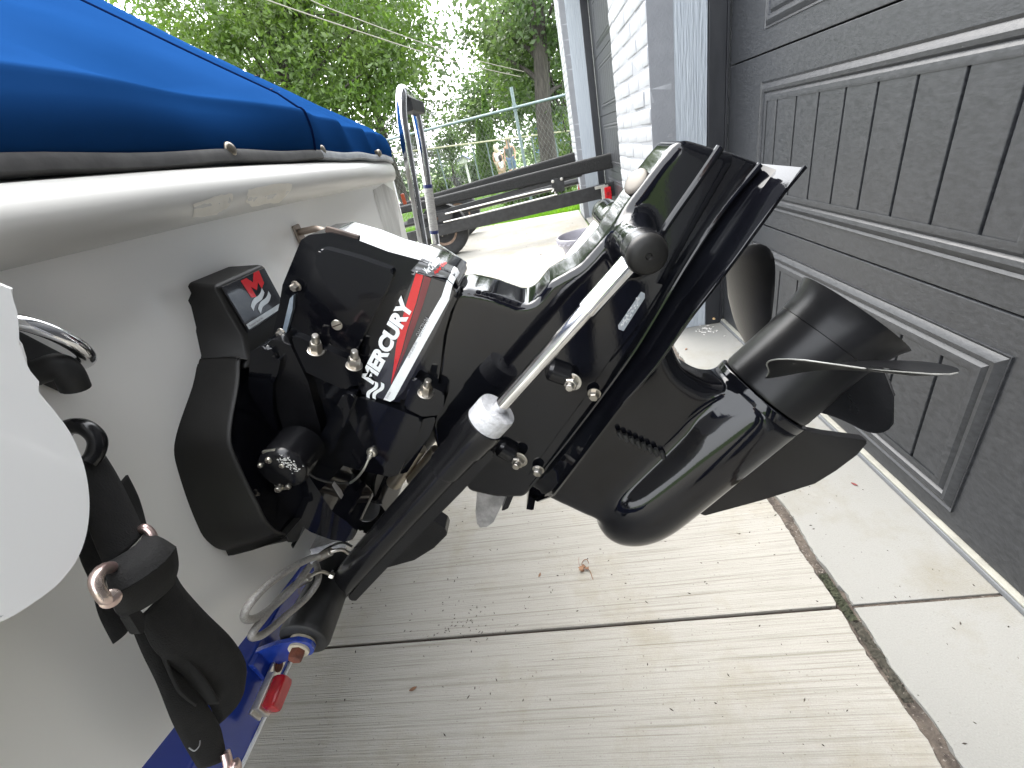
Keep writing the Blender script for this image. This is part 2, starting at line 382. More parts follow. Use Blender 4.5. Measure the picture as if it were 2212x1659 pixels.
def text(name, s, o0, ex, ey, width, height, m, parent, bold=.02, shear=0., fine=0.):
    """lettering: origin, baseline direction, up direction, full width and cap height"""
    cu = bpy.data.curves.new(name, 'FONT'); cu.body = s; cu.size = 1; cu.offset = bold; cu.shear = shear; cu.resolution_u = 4
    t = bpy.data.objects.new(name, cu); COL.objects.link(t)
    dg = bpy.context.evaluated_depsgraph_get(); dg.update(); me = bpy.data.meshes.new_from_object(t.evaluated_get(dg))
    COL.objects.unlink(t); bpy.data.objects.remove(t); bpy.data.curves.remove(cu)
    if fine:
        bm = bmesh.new(); bm.from_mesh(me); bmesh.ops.triangulate(bm, faces=bm.faces)
        s0 = fine/max(1e-6, height)*.7
        for _ in range(4):
            lg = [e for e in bm.edges if e.calc_length() > s0]
            if not lg: break
            bmesh.ops.subdivide_edges(bm, edges=lg, cuts=1); bmesh.ops.triangulate(bm, faces=bm.faces)
        bm.to_mesh(me); bm.free()
    xs = [v.co.x for v in me.vertices]; ys = [v.co.y for v in me.vertices]
    x0, x1 = min(xs), max(xs); y0, y1 = min(ys), max(ys); ex = Vector(ex).normalized(); ey = Vector(ey).normalized(); o0 = Vector(o0)
    for v in me.vertices: v.co = o0 + ex*((v.co.x-x0)/(x1-x0)*width) + ey*((v.co.y-y0)/(y1-y0)*height)
    me.materials.clear()
    return link(name, me, m, parent, smooth=0)
# ================================================================== SETTING: ground, driveway
def sheet(name, fn, xs, ys, m, kind='structure'):
    vs = [(x, y, fn(x, y)) for y in ys for x in xs]; n = len(xs)
    fs = [(j*n+i, j*n+i+1, (j+1)*n+i+1, (j+1)*n+i) for j in range(len(ys)-1) for i in range(n-1)]
    return mesh(name, vs, fs, m, kind=kind, smooth=60, wn=False)
def gz(x, y):
    """ground height: level by the garage, falling gently away towards the road"""
    return -.035 - .022*max(0, y-7.0) if y < 45 else -.035-.022*38
xs = [-400, -120, -60, -30] + list(np.arange(-20, 20.1, 2)) + [30, 60, 120, 400]
ys = [-400, -100, -30, -8, 0, 6.5, 7] + list(np.arange(8, 46, 2)) + [60, 120, 400]
sheet("ground", gz, xs, ys, GRASSG)

drv = bpy.data.objects.new("driveway", None); COL.objects.link(drv); drv['kind'] = 'structure'
def jag(y0, y1, x, amp, step=.012):
    n = int(abs(y1-y0)/step); return [(x + random.gauss(0, amp) + .0025*math.sin(y0*3+i*.35), y0+(y1-y0)*i/n) for i in range(n+1)]
SX0, SX1, JY = .4700, .4985, .574
def slab(pts, m, name="concrete_slab"):
    return prism(name, pts, -.10, 0, m, drv, r=0, bev=.0025, seg=2, axis='Z', smooth=30)
slab([(-9, JY+.0035)] + [(SX0-.002, JY+.0035)] + jag(JY+.01, 2.6, SX0, .0016) + [(SX0, 6.66), (-9, 9.6)], CONC)
slab([(-9, -6), (SX0, -6), (SX0, -.9)] + jag(-.85, JY-.012, SX0, .0016) + [(SX0-.002, JY-.0035), (-9, JY-.0035)], CONC)
slab([(.83, JY+.003), (.83, 6.56), (SX1, 6.64), (SX1, 2.6)] + jag(2.55, JY+.012, SX1, .0018) + [(SX1+.001, JY+.003)], APRON)
slab([(.83, JY-.003), (SX1+.001, JY-.003)] + jag(JY-.012, -.85, SX1, .0018) + [(SX1, -.9), (SX1, -6), (.83, -6)], APRON)
# dirt and moss that fill the joints
def strip(name, x0, x1, y0, y1, z, amp, m, nx=5, ny=260):
    X = np.linspace(x0, x1, nx); Y = np.linspace(y0, y1, ny)
    vs = [(x, y, z + random.gauss(0, amp)) for y in Y for x in X]
    fs = [(j*nx+i, j*nx+i+1, (j+1)*nx+i+1, (j+1)*nx+i) for j in range(ny-1) for i in range(nx-1)]
    o = mesh(name, vs, fs, m, drv, smooth=60, wn=False); o['kind'] = 'stuff'; return o
strip("joint_dirt", SX0-.012, SX1+.012, -1.5, 3.2, -.0085, .0022, DIRT)
strip("joint_moss", SX0+.004, SX1-.006, .545, .655, -.0030, .0018, MOSS, 6, 50)
strip("joint_moss", SX0+.006, SX1-.004, .40, .545, -.0045, .0018, mat("dark_moss", (.020, .019, .013), .95, (.045, .04, .03), 110, bump=.8, bscale=200, bdist=.005), 6, 50)
box("joint_filler", (-4.2, JY, -.05), (9.4, .012, .082), JOINT, drv, bev=0)
box("joint_filler", (.66, JY, -.048), (.32, .012, .088), DIRT, drv, bev=0)
box("driveway_base", (-4.1, 1.6, -.075), (9.8, 10.0, .02), SOIL, drv, bev=0)

# seed crumbs blown over the concrete
def crumbs(name, spots, m):
    vs = []; fs = []
    for (x, y, s, z) in spots:
        a = random.random()*6.28; L = s*random.uniform(1, 2.2); q = len(vs); c, d = math.cos(a), math.sin(a)
        for dx, dy, dz in ((-L, 0, 0), (0, -s*.6, 0), (L, 0, 0), (0, s*.6, 0), (-L*.3, 0, s*.8), (L*.4, s*.1, s*.7)):
            vs.append((x+dx*c-dy*d, y+dx*d+dy*c, z+.0003+dz))
        for f in ((0, 1, 4), (1, 5, 4), (1, 2, 5), (2, 3, 5), (3, 4, 5), (3, 0, 4)): fs.append(tuple(q+i for i in f))
    o = mesh(name, vs, fs, m, smooth=0); o['kind'] = 'stuff'; return o
sp = [(random.uniform(-.75, .75), random.uniform(.12, 1.1), random.choice([.0009, .0012, .0016, .0023]), 0) for _ in range(420)]
sp += [(random.gauss(-.36, .06), random.gauss(.6, .03), .0018, 0) for _ in range(60)]
sp += [(random.uniform(-1.2, .45), random.uniform(2.6, 6.3), random.choice([.003, .004, .006]), 0) for _ in range(60)]
sp += [(random.gauss(.48, .03), random.uniform(.0, .9), .0018, -.004) for _ in range(60)]
crumbs("seed_crumbs", sp, CRUMB)
crumbs("bark_crumbs", [(random.gauss(.69, .03), random.gauss(2.0, .035), .004, 0) for _ in range(40)], mat("grey_crumbs", (.35, .33, .30), .9, (.6, .58, .55), 30))
def leafbit(name, p, s, a, m, label, cat="leaf", group=None):
    """one curled leaf"""
    vs = []; fs = []; n = 6
    for i in range(n+1):
        t = i/n; wd = s*.42*math.sin(math.pi*min(.98, max(.04, t)))**.8; x = (t-.5)*s*2; z = .25*s*(2*t-1)**2
        for q in (-1, 0, 1): vs.append((x, q*wd, z + abs(q)*wd*.35))
    for i in range(n):
        for j in range(2): q = i*3+j; fs.append((q, q+1, q+4, q+3))
    o = mesh(name, vs, fs, m, smooth=80, wn=False); o.location = (p[0], p[1], p[2]+.001); o.rotation_euler = (0, 0, a)
    s2 = o.modifiers.new('solid', 'SOLIDIFY'); s2.thickness = .0006
    return tag(o, label, cat, group)
g = oz(1262, 1228, 0)
tw = thing("dry_twig", "dried brown twig and leaf scrap lying curled on the concrete", "twig", g)
ring_ = [g + Vector((.009*math.cos(a)+.004, .012*math.sin(a)+.012, .003+.003*math.sin(2*a))) for a in np.linspace(0, 5.6, 14)]
tube("curled_stem", ring_, .0009, LEAFDRY, tw, seg=6)
tube("stalk", [g+Vector((.006, -.002, .002)), g+Vector((.014, -.012, .004)), g+Vector((.017, -.026, .001)), g+Vector((.019, -.034, .001))], .0010, LEAFDRY, tw, seg=6)
tube("stalk", [g+Vector((-.006, .002, .002)), g+Vector((-.012, .010, .006)), g+Vector((-.010, .028, .010))], .0005, LEAFDRY, tw, seg=5)
bmx = bmesh.new()
for k in range(7):
    a = k*.9; c = g + Vector((random.uniform(-.012, .008), random.uniform(-.008, .005), .003))
    q = [bmx.verts.new(c+Vector((.007*math.cos(a+t), .005*math.sin(a+t), random.uniform(-.001, .005)))) for t in (0, 1.5, 3.1, 4.6)]
    bmx.faces.new(q)
bmobj("leaf_scrap", bmx, LEAFDRY, tw, wn=False)
leafbit("dry_leaf", oz(893, 1489, 0), .009, .4, LEAFDRY, "small dark leaf scrap on the concrete below the red side lamp")
leafbit("dry_leaf", oz(1166, 1243, 0), .007, 1.2, LEAFDRY, "tiny leaf scrap left of the curled twig on the concrete")
leafbit("dry_leaf", oz(1482, 755, 0), .010, .9, LEAFDRY, "brown triangular leaf on the pale apron seen between plate and propeller")
leafbit("dry_leaf", oz(1845, 1047, 0), .008, 2.2, mat("red_stem", (.16, .03, .03), .7), "reddish curled seed scrap on the apron beyond the skeg")
leafbit("dry_leaf", oy(1542, 690, 2.045), .016, 1.3, TWHITE, "tan leaf caught at the foot of the black door stop")

# ================================================================== GARAGE
DX = .785
def door(name, y0, y1, panels, loc, label, group):
    t = thing(name, label, "garage door", loc, group); H = .5334
    pan_me = brd_me = None
    for k in range(4):
        z0 = k*H + (.022 if k == 0 else .0018); z1 = (k+1)*H - .0018
        s = box("door_section", (DX+.022, (y0+y1)/2, (z0+z1)/2), (.044, y1-y0, z1-z0), DOOR, t, bev=.003)
        for (pa, pb) in panels:
            za, zb = (.069, .459) if k == 0 else (k*H+.066, k*H+.452)
            rings = []; prof = [(-.002, .000), (.004, -.0035), (.010, .0015), (.018, .005), (.027, .003), (.032, -.0025), (.040, .0035), (.050, .0045), (.056, .0035)]
            vs = []; fs = []
            for d, h in prof:
                x = DX - .004 - h
                vs += [(x, pa+d, za+d), (x, pb-d, za+d), (x, pb-d, zb-d), (x, pa+d, zb-d)]
            for i in range(len(prof)-1):
                for j in range(4): fs.append((i*4+j, i*4+(j+1) % 4, i*4+4+(j+1) % 4, i*4+4+j))
            bk = len(vs); vs += [(DX+.002, pa-.002, za-.002), (DX+.002, pb+.002, za-.002), (DX+.002, pb+.002, zb+.002), (DX+.002, pa-.002, zb+.002)]
            for j in range(4): fs.append((j, bk+j, bk+(j+1) % 4, (j+1) % 4))
            bm = bmesh.new(); V_ = [bm.verts.new(v) for v in vs]
            for f in fs: bm.faces.new([V_[i] for i in f])
            bmobj("panel", bm, DOOR, s, smooth=25)
            # the boards pressed between the mouldings, one object each
            ya, yb = pa+.050, pb-.050; nb = 9; st = .1145; first = yb - (nb-1)*st - .0
            edges = [ya] + [pb-.121 - st*i for i in range(7, -1, -1)] + [yb]
            for e0, e1 in zip(edges, edges[1:]):
                box("board", (DX-.001, (e0+e1)/2, (za+zb)/2), (.010, e1-e0-.0065, zb-za-.099), DOOR, s, bev=.0028, seg=2)
    box("bottom_seal", (DX-.004, (y0+y1)/2, .0175), (.016, y1-y0, .006), SEAL, t, bev=.002)
    box("bottom_rubber", (DX-.002, (y0+y1)/2, .0072), (.026, y1-y0, .0135), mat("grey_rubber", (.10, .105, .11), .6), t, bev=.003)
    return t
door("garage_door", -.85, 2.056, [(.73, 1.78), (-.57, .48)], (DX, 0, 0),
     "large charcoal panelled garage door right behind the propeller", "charcoal garage doors")
door("garage_door", 2.93, 5.845, [(4.47, 5.54), (3.18, 4.25)], (DX, 4.4, 0),
     "charcoal garage door beyond the white brick pier, mostly hidden", "charcoal garage doors")
for y, lab in ((2.058, "black door stop strip between white jamb board and near garage door"),
               (5.85, "black door stop strip at far side of the second garage door")):
    t = thing("door_stop", lab, "door frame", (.74, y, 0), "black door stops")
    box("stop_strip", (.737, y+.02, 1.1), (.066, .04, 2.2), BLKTRIM, t)
    box("stop_lip", (.7745, y+.022, 1.1), (.0075, .05, 2.2), BLKTRIM, t, bev=.001)
for y, lab in ((2.062, "white painted wood jamb board beside near garage door"), (5.856, "white painted wood jamb board at the far garage door")):
    tag(box("jamb_board", (.6245, y+.02, 1.15), (.155, .04, 2.3), WOOD, None, bev=.003), lab, "door frame", "white jamb boards")

def brick_mesh(L, Wd, Hh, seed):
    bm = bmesh.new(); bmesh.ops.create_cube(bm, size=1); rs = random.Random(seed)
    for v in bm.verts: v.co = Vector((v.co.x*Wd + rs.gauss(0, .0012), v.co.y*L + rs.gauss(0, .0016), v.co.z*Hh + rs.gauss(0, .0012)))
    bmesh.ops.bevel(bm, geom=list(bm.edges), offset=.0045, segments=2, profile=.5, clamp_overlap=True, affect='EDGES')
    me = bpy.data.meshes.new("brick"); bm.to_mesh(me); bm.free(); me.materials.append(BRICK)
    me.polygons.foreach_set('use_smooth', [True]*len(me.polygons)); me.set_sharp_from_angle(angle=rad(50)); return me
LB = [brick_mesh(.1935, .090, .0575, i) for i in range(6)]; HB = [brick_mesh(.092, .090, .0575, 20+i) for i in range(4)]
def pier(y0, nb, label, top=37):
    t = thing("brick_pier", label, "brick pier", (.52, y0, 0), "white brick piers")
    box("mortar", (.5305, y0+nb*.2025/2, top*.0668/2-.02), (.095, nb*.2025-.006, top*.0668), MORT, t, bev=0)
    for k in range(top):
        z = .0334 + k*.0668; y = y0
        seq = [LB]*nb if k % 2 == 0 else [HB] + [LB]*(nb-1) + [HB]
        for s in seq:
            L = .1935 if s is LB else .092
            o = bpy.data.objects.new("brick", random.choice(s)); COL.objects.link(o); o.parent = t
            o.matrix_parent_inverse = Matrix.Translation(t.location).inverted()
            o.location = (.525 + random.gauss(0, .0012), y + L/2 + .0045, z); y += L + .0093
    return t
pier(2.058, 4, "white painted brick pier between the two charcoal garage doors")
pier(5.87, 3, "farther white painted brick pier at the corner of the garage")
gb = thing("garage_building", "white garage wall above and around the two charcoal doors", "garage", (2, 2, 0))
box("wall", (2.2, 6.2, 1.2), (2.7, .6, 2.5), MORT, gb, bev=0)
box("wall", (.72, 2.50, 1.2), (.26, .78, 2.5), MORT, gb, bev=0)
box("wall", (.72, 2.55, 2.41), (.22, 7.8, .20), MORT, gb, bev=0)
box("wall", (.72, -1.13, 1.2), (.26, .54, 2.5), MORT, gb, bev=0)
box("wall", (2.2, -1.3, 1.2), (2.7, .2, 2.5), MORT, gb, bev=0)
box("wall", (3.6, 2.5, 1.2), (.2, 7.6, 2.5), MORT, gb, bev=0)
box("roof", (2.10, 2.58, 2.56), (3.24, 8.0, .10), mat("grey_shingle", (.10, .10, .10), .9, (.15, .15, .15), 60), gb, bev=.02)

# ================================================================== BOAT
YC = .49
boat = thing("motor_boat", "cream fibreglass motor boat backed up to the garage, stern drive raised", "boat", (-.43, YC, .4))
def tx(y, z):  # transom face: raked a little and curved in plan
    return -.425 + .06*(z-.75) - .085*((y-YC)/1.1)**2 - (.5*(max(0, abs(y-YC)-1.02))**2)
yb = [YC + d for d in np.concatenate([np.linspace(-1.16, 1.16, 59)])]
def zbot(y): return .492 + .20*abs(y-YC)
vs = []; fs = []; nz_ = 26
for y in yb:
    for k in range(nz_):
        z = zbot(y) + (.985-zbot(y))*k/(nz_-1); x = tx(y, z)
        vs.append((x, y, z))
for i in range(len(yb)-1):
    for k in range(nz_-1): fs.append((i*nz_+k, (i+1)*nz_+k, (i+1)*nz_+k+1, i*nz_+k+1))
mesh("transom", vs, fs, GEL, boat, smooth=40, wn=False)
# hull sides and bottom, lofted forward to the bow
st = []
for s in np.linspace(0, 1, 15):
    x = -.46 - 5.0*s; bw = 1.16*(1-s**2.6)+.01; zk = .49 + .55*s**3
    row = []
    for q in np.linspace(-1, 1, 25):
        a = abs(q); d = bw*min(1, a/.72) if a < .72 else bw*(1 + .03*(a-.72)/.28)
        z = zk + .20*d/1.0*(1-.3*s) if a <= .72 else (zk + .20*bw*(1-.3*s)) + (1.03+.12*s - (zk+.2*bw*(1-.3*s)))*(a-.72)/.28
        xx = x
        if s == 0: xx = tx(YC+math.copysign(min(d, 1.16), q), max(.5, min(.98, z))) - .006
        row.append((xx, YC + math.copysign(d, q), z))
    st.append(row)
vs = [p for r in st for p in r]; n = 25; fs = []
for i in range(len(st)-1):
    for j in range(n-1): fs.append((i*n+j, i*n+j+1, (i+1)*n+j+1, (i+1)*n+j))
mesh("hull", vs, fs, GELW, boat, smooth=50, wn=False)
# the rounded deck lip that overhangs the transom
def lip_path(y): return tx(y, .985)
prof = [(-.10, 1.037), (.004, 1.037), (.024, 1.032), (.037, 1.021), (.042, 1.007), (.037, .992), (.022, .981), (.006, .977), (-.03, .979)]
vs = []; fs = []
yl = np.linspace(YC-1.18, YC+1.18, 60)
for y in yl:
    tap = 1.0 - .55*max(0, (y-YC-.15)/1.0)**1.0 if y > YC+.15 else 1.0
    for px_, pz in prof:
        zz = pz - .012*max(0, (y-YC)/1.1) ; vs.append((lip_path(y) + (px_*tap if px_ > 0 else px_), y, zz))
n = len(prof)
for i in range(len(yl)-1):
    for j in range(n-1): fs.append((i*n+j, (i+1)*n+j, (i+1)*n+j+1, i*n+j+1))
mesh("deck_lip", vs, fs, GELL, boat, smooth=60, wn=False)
# scuffs on the lip and corner
def patch(pts, name, m, X, d=(-1, 0, 0), tgt=None):
    P = [ox(u, v, X) + Vector((.03, 0, 0)) for u, v in pts]
    o = flatpoly(name, P, m, boat, cuts=.012); wrap(o, tgt, d, .0008, .3); return o
lipo = [o for o in bpy.data.objects if o.name.startswith("deck_lip")][0]
def jagpoly(pts, amp=1.6, n=5):
    out = []
    for i in range(len(pts)):
        a, b = pts[i], pts[(i+1) % len(pts)]
        for k in range(n): t = k/n; out.append((a[0]+(b[0]-a[0])*t+random.uniform(-amp, amp), a[1]+(b[1]-a[1])*t+random.uniform(-amp, amp)))
    return out
patch(jagpoly([(385, 450), (430, 432), (472, 425), (478, 452), (462, 464), (405, 474)]), "peeled_patch", PATCH, -.39, (-1, 0, 0), lipo)
patch(jagpoly([(506, 418), (560, 405), (612, 402), (608, 436), (540, 448), (512, 440)]), "peeled_patch", PATCH, -.39, (-1, 0, 0), lipo)

# moulded step at the near corner of the transom
stp = [(ox(u, v, -.362).y, ox(u, v, -.362).z) for u, v in ((0, 722), (45, 832), (92, 892), (127, 940), (152, 995), (165, 1050), (168, 1105), (160, 1162), (139, 1214), (101, 1262), (52, 1300), (-25, 1348), (-140, 1412))] + [(-.10, .745), (-.55, .75), (-.58, .86), (-.58, .95), (-.52, .985), (.19, .985)]
prism("transom_step", [(p.x, p.y) for p in crom([(y, z) for y, z in stp], 4, True)], -.47, -.352, GELW, boat, r=0, bev=.030, seg=8, axis='X', smooth=40)

# stern eyes
def ubolt(par, c, ang, w_, out, r, m, nm="stern_eye"):
    c = Vector(c); s = Vector((0, math.cos(ang), math.sin(ang)))
    P = [c - s*w_/2 + Vector((-.02, 0, 0)), c - s*w_/2 + Vector((out*.45, 0, 0))]
    for a in np.linspace(.25, .75, 7)*math.pi: pass
    P += [c - s*(w_/2)*math.cos(a) + Vector((out*.55 + out*.45*math.sin(a), 0, 0)) for a in np.linspace(.15, math.pi-.15, 9)]
    P += [c + s*w_/2 + Vector((out*.45, 0, 0)), c + s*w_/2 + Vector((-.02, 0, 0))]
    return tube(nm, P, r, m, par, seg=14, n=4)
e1 = ox(42, 752, -.41)
ubolt(boat, e1, 2.1, .054, .042, .0058, CHROME)
box("eye_plate", e1+Vector((-.006, 0, 0)), (.008, .03, .085), RUBBER, boat, bev=.004, rot=Matrix.Rotation(.5, 3, 'X'))
e2 = ox(655, 535, -.42); 
ubolt(boat, e2, 1.62, .050, .055, .0055, mat("dull_stainless", (.36, .30, .25), .45, (.28, .23, .19), 60, metal=.8))
box("eye_plate", e2+Vector((.004, 0, 0)), (.005, .022, .075), MATS["dull_stainless"], boat, bev=.002, rot=Matrix.Rotation(.05, 3, 'X'))

# boarding ladder on the far side of the transom
lad = bpy.data.objects.new("boarding_ladder", None); COL.objects.link(lad); lad.parent = boat; lad.matrix_parent_inverse = Matrix.Translation(boat.location).inverted()
def lp(u, v, Y): return oy(u, v, Y)
A0, A1, A2, A3 = lp(917, 545, 1.5), lp(884, 350, 1.5), lp(869, 255, 1.5), lp(868, 212, 1.5)
B0, B1, B2, B3 = lp(942, 530, 1.74), lp(914, 330, 1.74), lp(902, 262, 1.74), lp(897, 236, 1.74)
top = [A0, A0.lerp(A1, .5), A1, A2, A3 + Vector((.000, .012, .012)), A3.lerp(B3, .3) + Vector((0, 0, .028)), A3.lerp(B3, .7) + Vector((0, 0, .026)), B3 + Vector((0, -.01, .012)), B2, B1, B1.lerp(B0, .5), B0]
tube("ladder_rail", top, .0165, CHROME, lad, seg=20, n=7)
mid = A3.lerp(B3, .5)
prism("rung_tread", [(-.020, -.020), (.020, -.020), (.024, .016), (-.024, .016)], A3.y+.05, B3.y-.02, RUBBER, lad, r=.006, bev=.004).location = (mid.x+.004, 0, mid.z-.006)
tg = [B1.lerp(B0, .32) + Vector((-.006, -.0155, 0)), B1.lerp(B0, .86) + Vector((-.006, -.0155, 0))]
dv = (tg[1]-tg[0]).normalized()
for a, b, m in ((0, .07, mat("label_blue", (.02, .03, .12), .4)), (.07, .93, mat("label_white", (.55, .54, .50), .5, (.20, .20, .20), 60, vec=(1, 1, 30))), (.93, 1, MATS["label_blue"])):
    p, q = tg[0].lerp(tg[1], a), tg[0].lerp(tg[1], b); bm = bmesh.new()
    lathe_bm(bm, p+Vector((.006, .0155, 0)), q-p, [(0, .0170), ((q-p).length, .0170)], 20, False); bmobj("warning_label", bm, m, lad)
c0 = lp(948, 560, 1.55)
prism("hinge_bracket", [(p.x, p.z) for p in [lp(u, v, 1.47) for u, v in ((893, 533), (905, 528), (925, 540), (1003, 585), (1000, 600), (960, 590), (900, 548))]], 1.44, 1.452, CHROME, lad, r=.004, bev=.002)
prism("hinge_bracket", [(p.x, p.z) for p in [lp(u, v, 1.60) for u, v in ((925, 548), (930, 528), (950, 530), (1008, 568), (1005, 590), (960, 590))]], 1.60, 1.612, CHROME, lad, r=.004, bev=.002)
box("hinge_plate", (c0.x-.02, 1.55, c0.z-.02), (.05, .22, .035), mat("black_hinge", (.012, .012, .012), .3), lad, bev=.004)
box("side_reflector", oy(872, 430, 1.60), (.012, .012, .035), mat("orange_reflector", (.45, .08, .03), .4), boat, bev=.002)
# port hull side marks
rub = patch([(800, 412), (835, 395), (872, 408), (886, 520), (868, 545), (830, 500)], "rub_mark", RUB, -.46, (-1, 0, 0), [o for o in bpy.data.objects if o.name.startswith("transom") and "step" not in o.name][0])

# ------------------------------------------------------------------ canvas cover
cov = thing("boat_cover", "bright blue canvas cover snapped tight over the boat", "boat cover", (-.6, YC, 1.05))
def cz(t, y):
    """height above the rim edge along the slope t (metres inboard)"""
    a = abs(y-YC)/1.17; side = max(0, 1-a**9)
    rise = .72*t if t < 1.3 else .72*1.3 + .12*(t-1.3)
    return rise*(.70+.30*side) + .02*math.exp(-((y-1.30)/.16)**2)*min(1, t/.25) 
ycv = np.linspace(YC-1.185, YC+1.185, 150); tt = np.concatenate([np.linspace(0, .5, 26), np.linspace(.52, 1.5, 30), np.linspace(1.6, 4.4, 12)])
vs = []; fs = []; rows = []
sk = [1.046, 1.056, 1.069, 1.083, 1.096, 1.108]
def wr(y, t):
    """folds and tension creases"""
    c = .0075*math.sin(31*y + 2.2*t)*math.exp(-((y-1.15)/.30)**2) + .0045*math.sin(55*y-4*t)*math.exp(-((y-1.40)/.14)**2)
    c += .012*math.sin(9*y - 6*t + 1.1*math.sin(4*t))*math.exp(-((t-.25)/.35)**2)*(.5+.5*math.tanh((y-.35)*5))
    c += .008*math.sin(17*(y+.9*t)) * math.exp(-((y-.55)/.30)**2)
    d = (y + .18*t) - .93
    return c
for y in ycv:
    a = abs(y-YC)/1.17; drop = .034*max(0, (y-YC)/1.1)**1.5
    crown = .006*math.sin(3*y)
    edge_h = 1 - .10*max(0, (y-.93)/.72)
    row = []
    rimx = tx(y, 1.0) + .012
    for k, z in enumerate(sk):
        b = math.sin(math.pi*k/(len(sk)-1))*.010
        zz = 1.030 + (z-1.030)*(1.02*edge_h) - drop*.45
        row.append((rimx + .004 + b*(.6+.4*math.sin(4*y)) + wr(y, 0)*1.0*(k/5.), y, zz))
    xt, zt = row[-1][0], row[-1][2]
    for k, ang in enumerate((25, 50, 75)):
        q = rad(ang); row.append((xt - .012*(1-math.cos(q)) - .0, y, zt + .011*math.sin(q)))
    xt2, zt2 = row[-1][0]-.006, row[-1][2]
    for t in tt[1:]:
        row.append((xt2 - t, y, zt2 + cz(t, y) + wr(y, t) + (.004 if False else 0)))
    rows.append(row)
n = len(rows[0]); vs = [p for r in rows for p in r]
for i in range(len(rows)-1):
    for j in range(n-1): fs.append((i*n+j, (i+1)*n+j, (i+1)*n+j+1, i*n+j+1))
cvo = mesh("canvas", vs, fs, CANVAS, cov, smooth=70, wn=False)
# edging strip along the bottom of the canvas
def edging(y0, y1, m):
    yy = np.linspace(y0, y1, 40); vs = []; fs = []
    for y in yy:
        x = tx(y, 1.0)+.012; z = 1.0485 - .0155*max(0, (y-YC)/1.1)**1.5
        for dx, dz in ((.000, .004), (.009, .003), (.011, -.002), (.011, -.010), (.006, -.013), (-.02, -.012)): vs.append((x+dx, y, z+dz+.0015*math.sin(23*y)))
    for i in range(39):
        for j in range(5): fs.append((i*6+j, (i+1)*6+j, (i+1)*6+j+1, i*6+j+1))
    mesh("edging", vs, fs, m, cov, smooth=50, wn=False)
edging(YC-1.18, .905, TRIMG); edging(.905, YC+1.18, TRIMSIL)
# seam: a cord of piping up the slope
bvh = BVHTree.FromPolygons([Vector(v) for v in vs], fs)
def onto(x, y, off=.001):
    h = bvh.ray_cast(Vector((x, y, 4)), Vector((0, 0, -1))); return h[0] + Vector((0, 0, off)) if h[0] is not None else None
sy = .885
P = [Vector(rows[int(np.argmin(abs(ycv-sy)))][k]) + Vector((.0012, 0, .0004)) for k in range(9)] + [Vector(rows[int(np.argmin(abs(ycv-sy)))][9+k]) + Vector((0, 0, .0012)) for k in range(0, 60)]
tube("seam_piping", P, .0022, mat("navy_piping", (.003, .008, .035), .9, spec=0.), cov, raw=True, seg=6)
snapm = mat("snap_button", (.16, .14, .11), .3, (.30, .27, .22), 30, metal=.8)
for u, v in ((499, 324), (697, 325), (820, 331)):
    p = ox(u, v, tx(ox(u, v, -.42).y, 1.05)+.018)
    lathe("snap_button", p+Vector((-.010, 0, 0)), (1, -.15, .1), [(0, .0095), (.010, .0095), (.013, .008), (.0145, .0055), (.015, .002)], snapm, cov, seg=18)
for (u, v, s, lab) in ((423, 100, .008, "tiny reddish leaf scrap on the blue cover above the seam"), (555, 166, .012, "dark twig scrap on the blue cover slope near its skyline"), (586, 195, .007, "small brown scrap on the blue cover near its far corner")):
    r_ = Vector(ray(u, v)).normalized(); h = bvh.ray_cast(Vector(CAM), r_)
    if h[0] is not None: leafbit("dry_leaf", h[0], s*.7, random.random()*6, LEAFDRY, lab)
# ================================================================== STERN DRIVE (built about the plane y = YC)
def casting(name, parts, m, voxel, it):
    """melt overlapping shapes into one casting with soft inside corners"""
    bm = bmesh.new()
    for o in parts: bm.from_mesh(o.data)
    me = bpy.data.meshes.new(name); bm.to_mesh(me); bm.free()
    for o in parts: bpy.data.objects.remove(o)
    o = bpy.data.objects.new("tmp", me); COL.objects.link(o)
    r_ = o.modifiers.new('remesh', 'REMESH'); r_.mode = 'VOXEL'; r_.voxel_size = voxel
    s_ = o.modifiers.new('smooth', 'SMOOTH'); s_.factor = .5; s_.iterations = it
    dg = bpy.context.evaluated_depsgraph_get(); dg.update(); me2 = bpy.data.meshes.new_from_object(o.evaluated_get(dg)); bpy.data.objects.remove(o)
    me2.name = name; me2.materials.clear(); return link(name, me2, m, drive, smooth=70, wn=False)
AD = Vector((.7071, 0, .7071)); BD = Vector((-.7071, 0, .7071)); NY = Vector((0, -1, 0))
drive = thing("stern_drive", "glossy black stern drive tilted up behind the cream transom", "stern drive", (-.1, YC, .45))
def P(name, pts, Ytrace, half, m, r=.006, bev=.012, seg=5, yc=YC, **k):
    return prism(name, xz(pts, Ytrace), yc-half, yc+half, m, drive, r=r, bev=bev, seg=seg, **k)
def PN(name, pts, y0, y1, m, r=.004, bev=.004, seg=3, tr=None, **k):
    return prism(name, xz(pts, y0 if tr is None else tr), y0, y1, m, drive, r=r, bev=bev, seg=seg, **k)

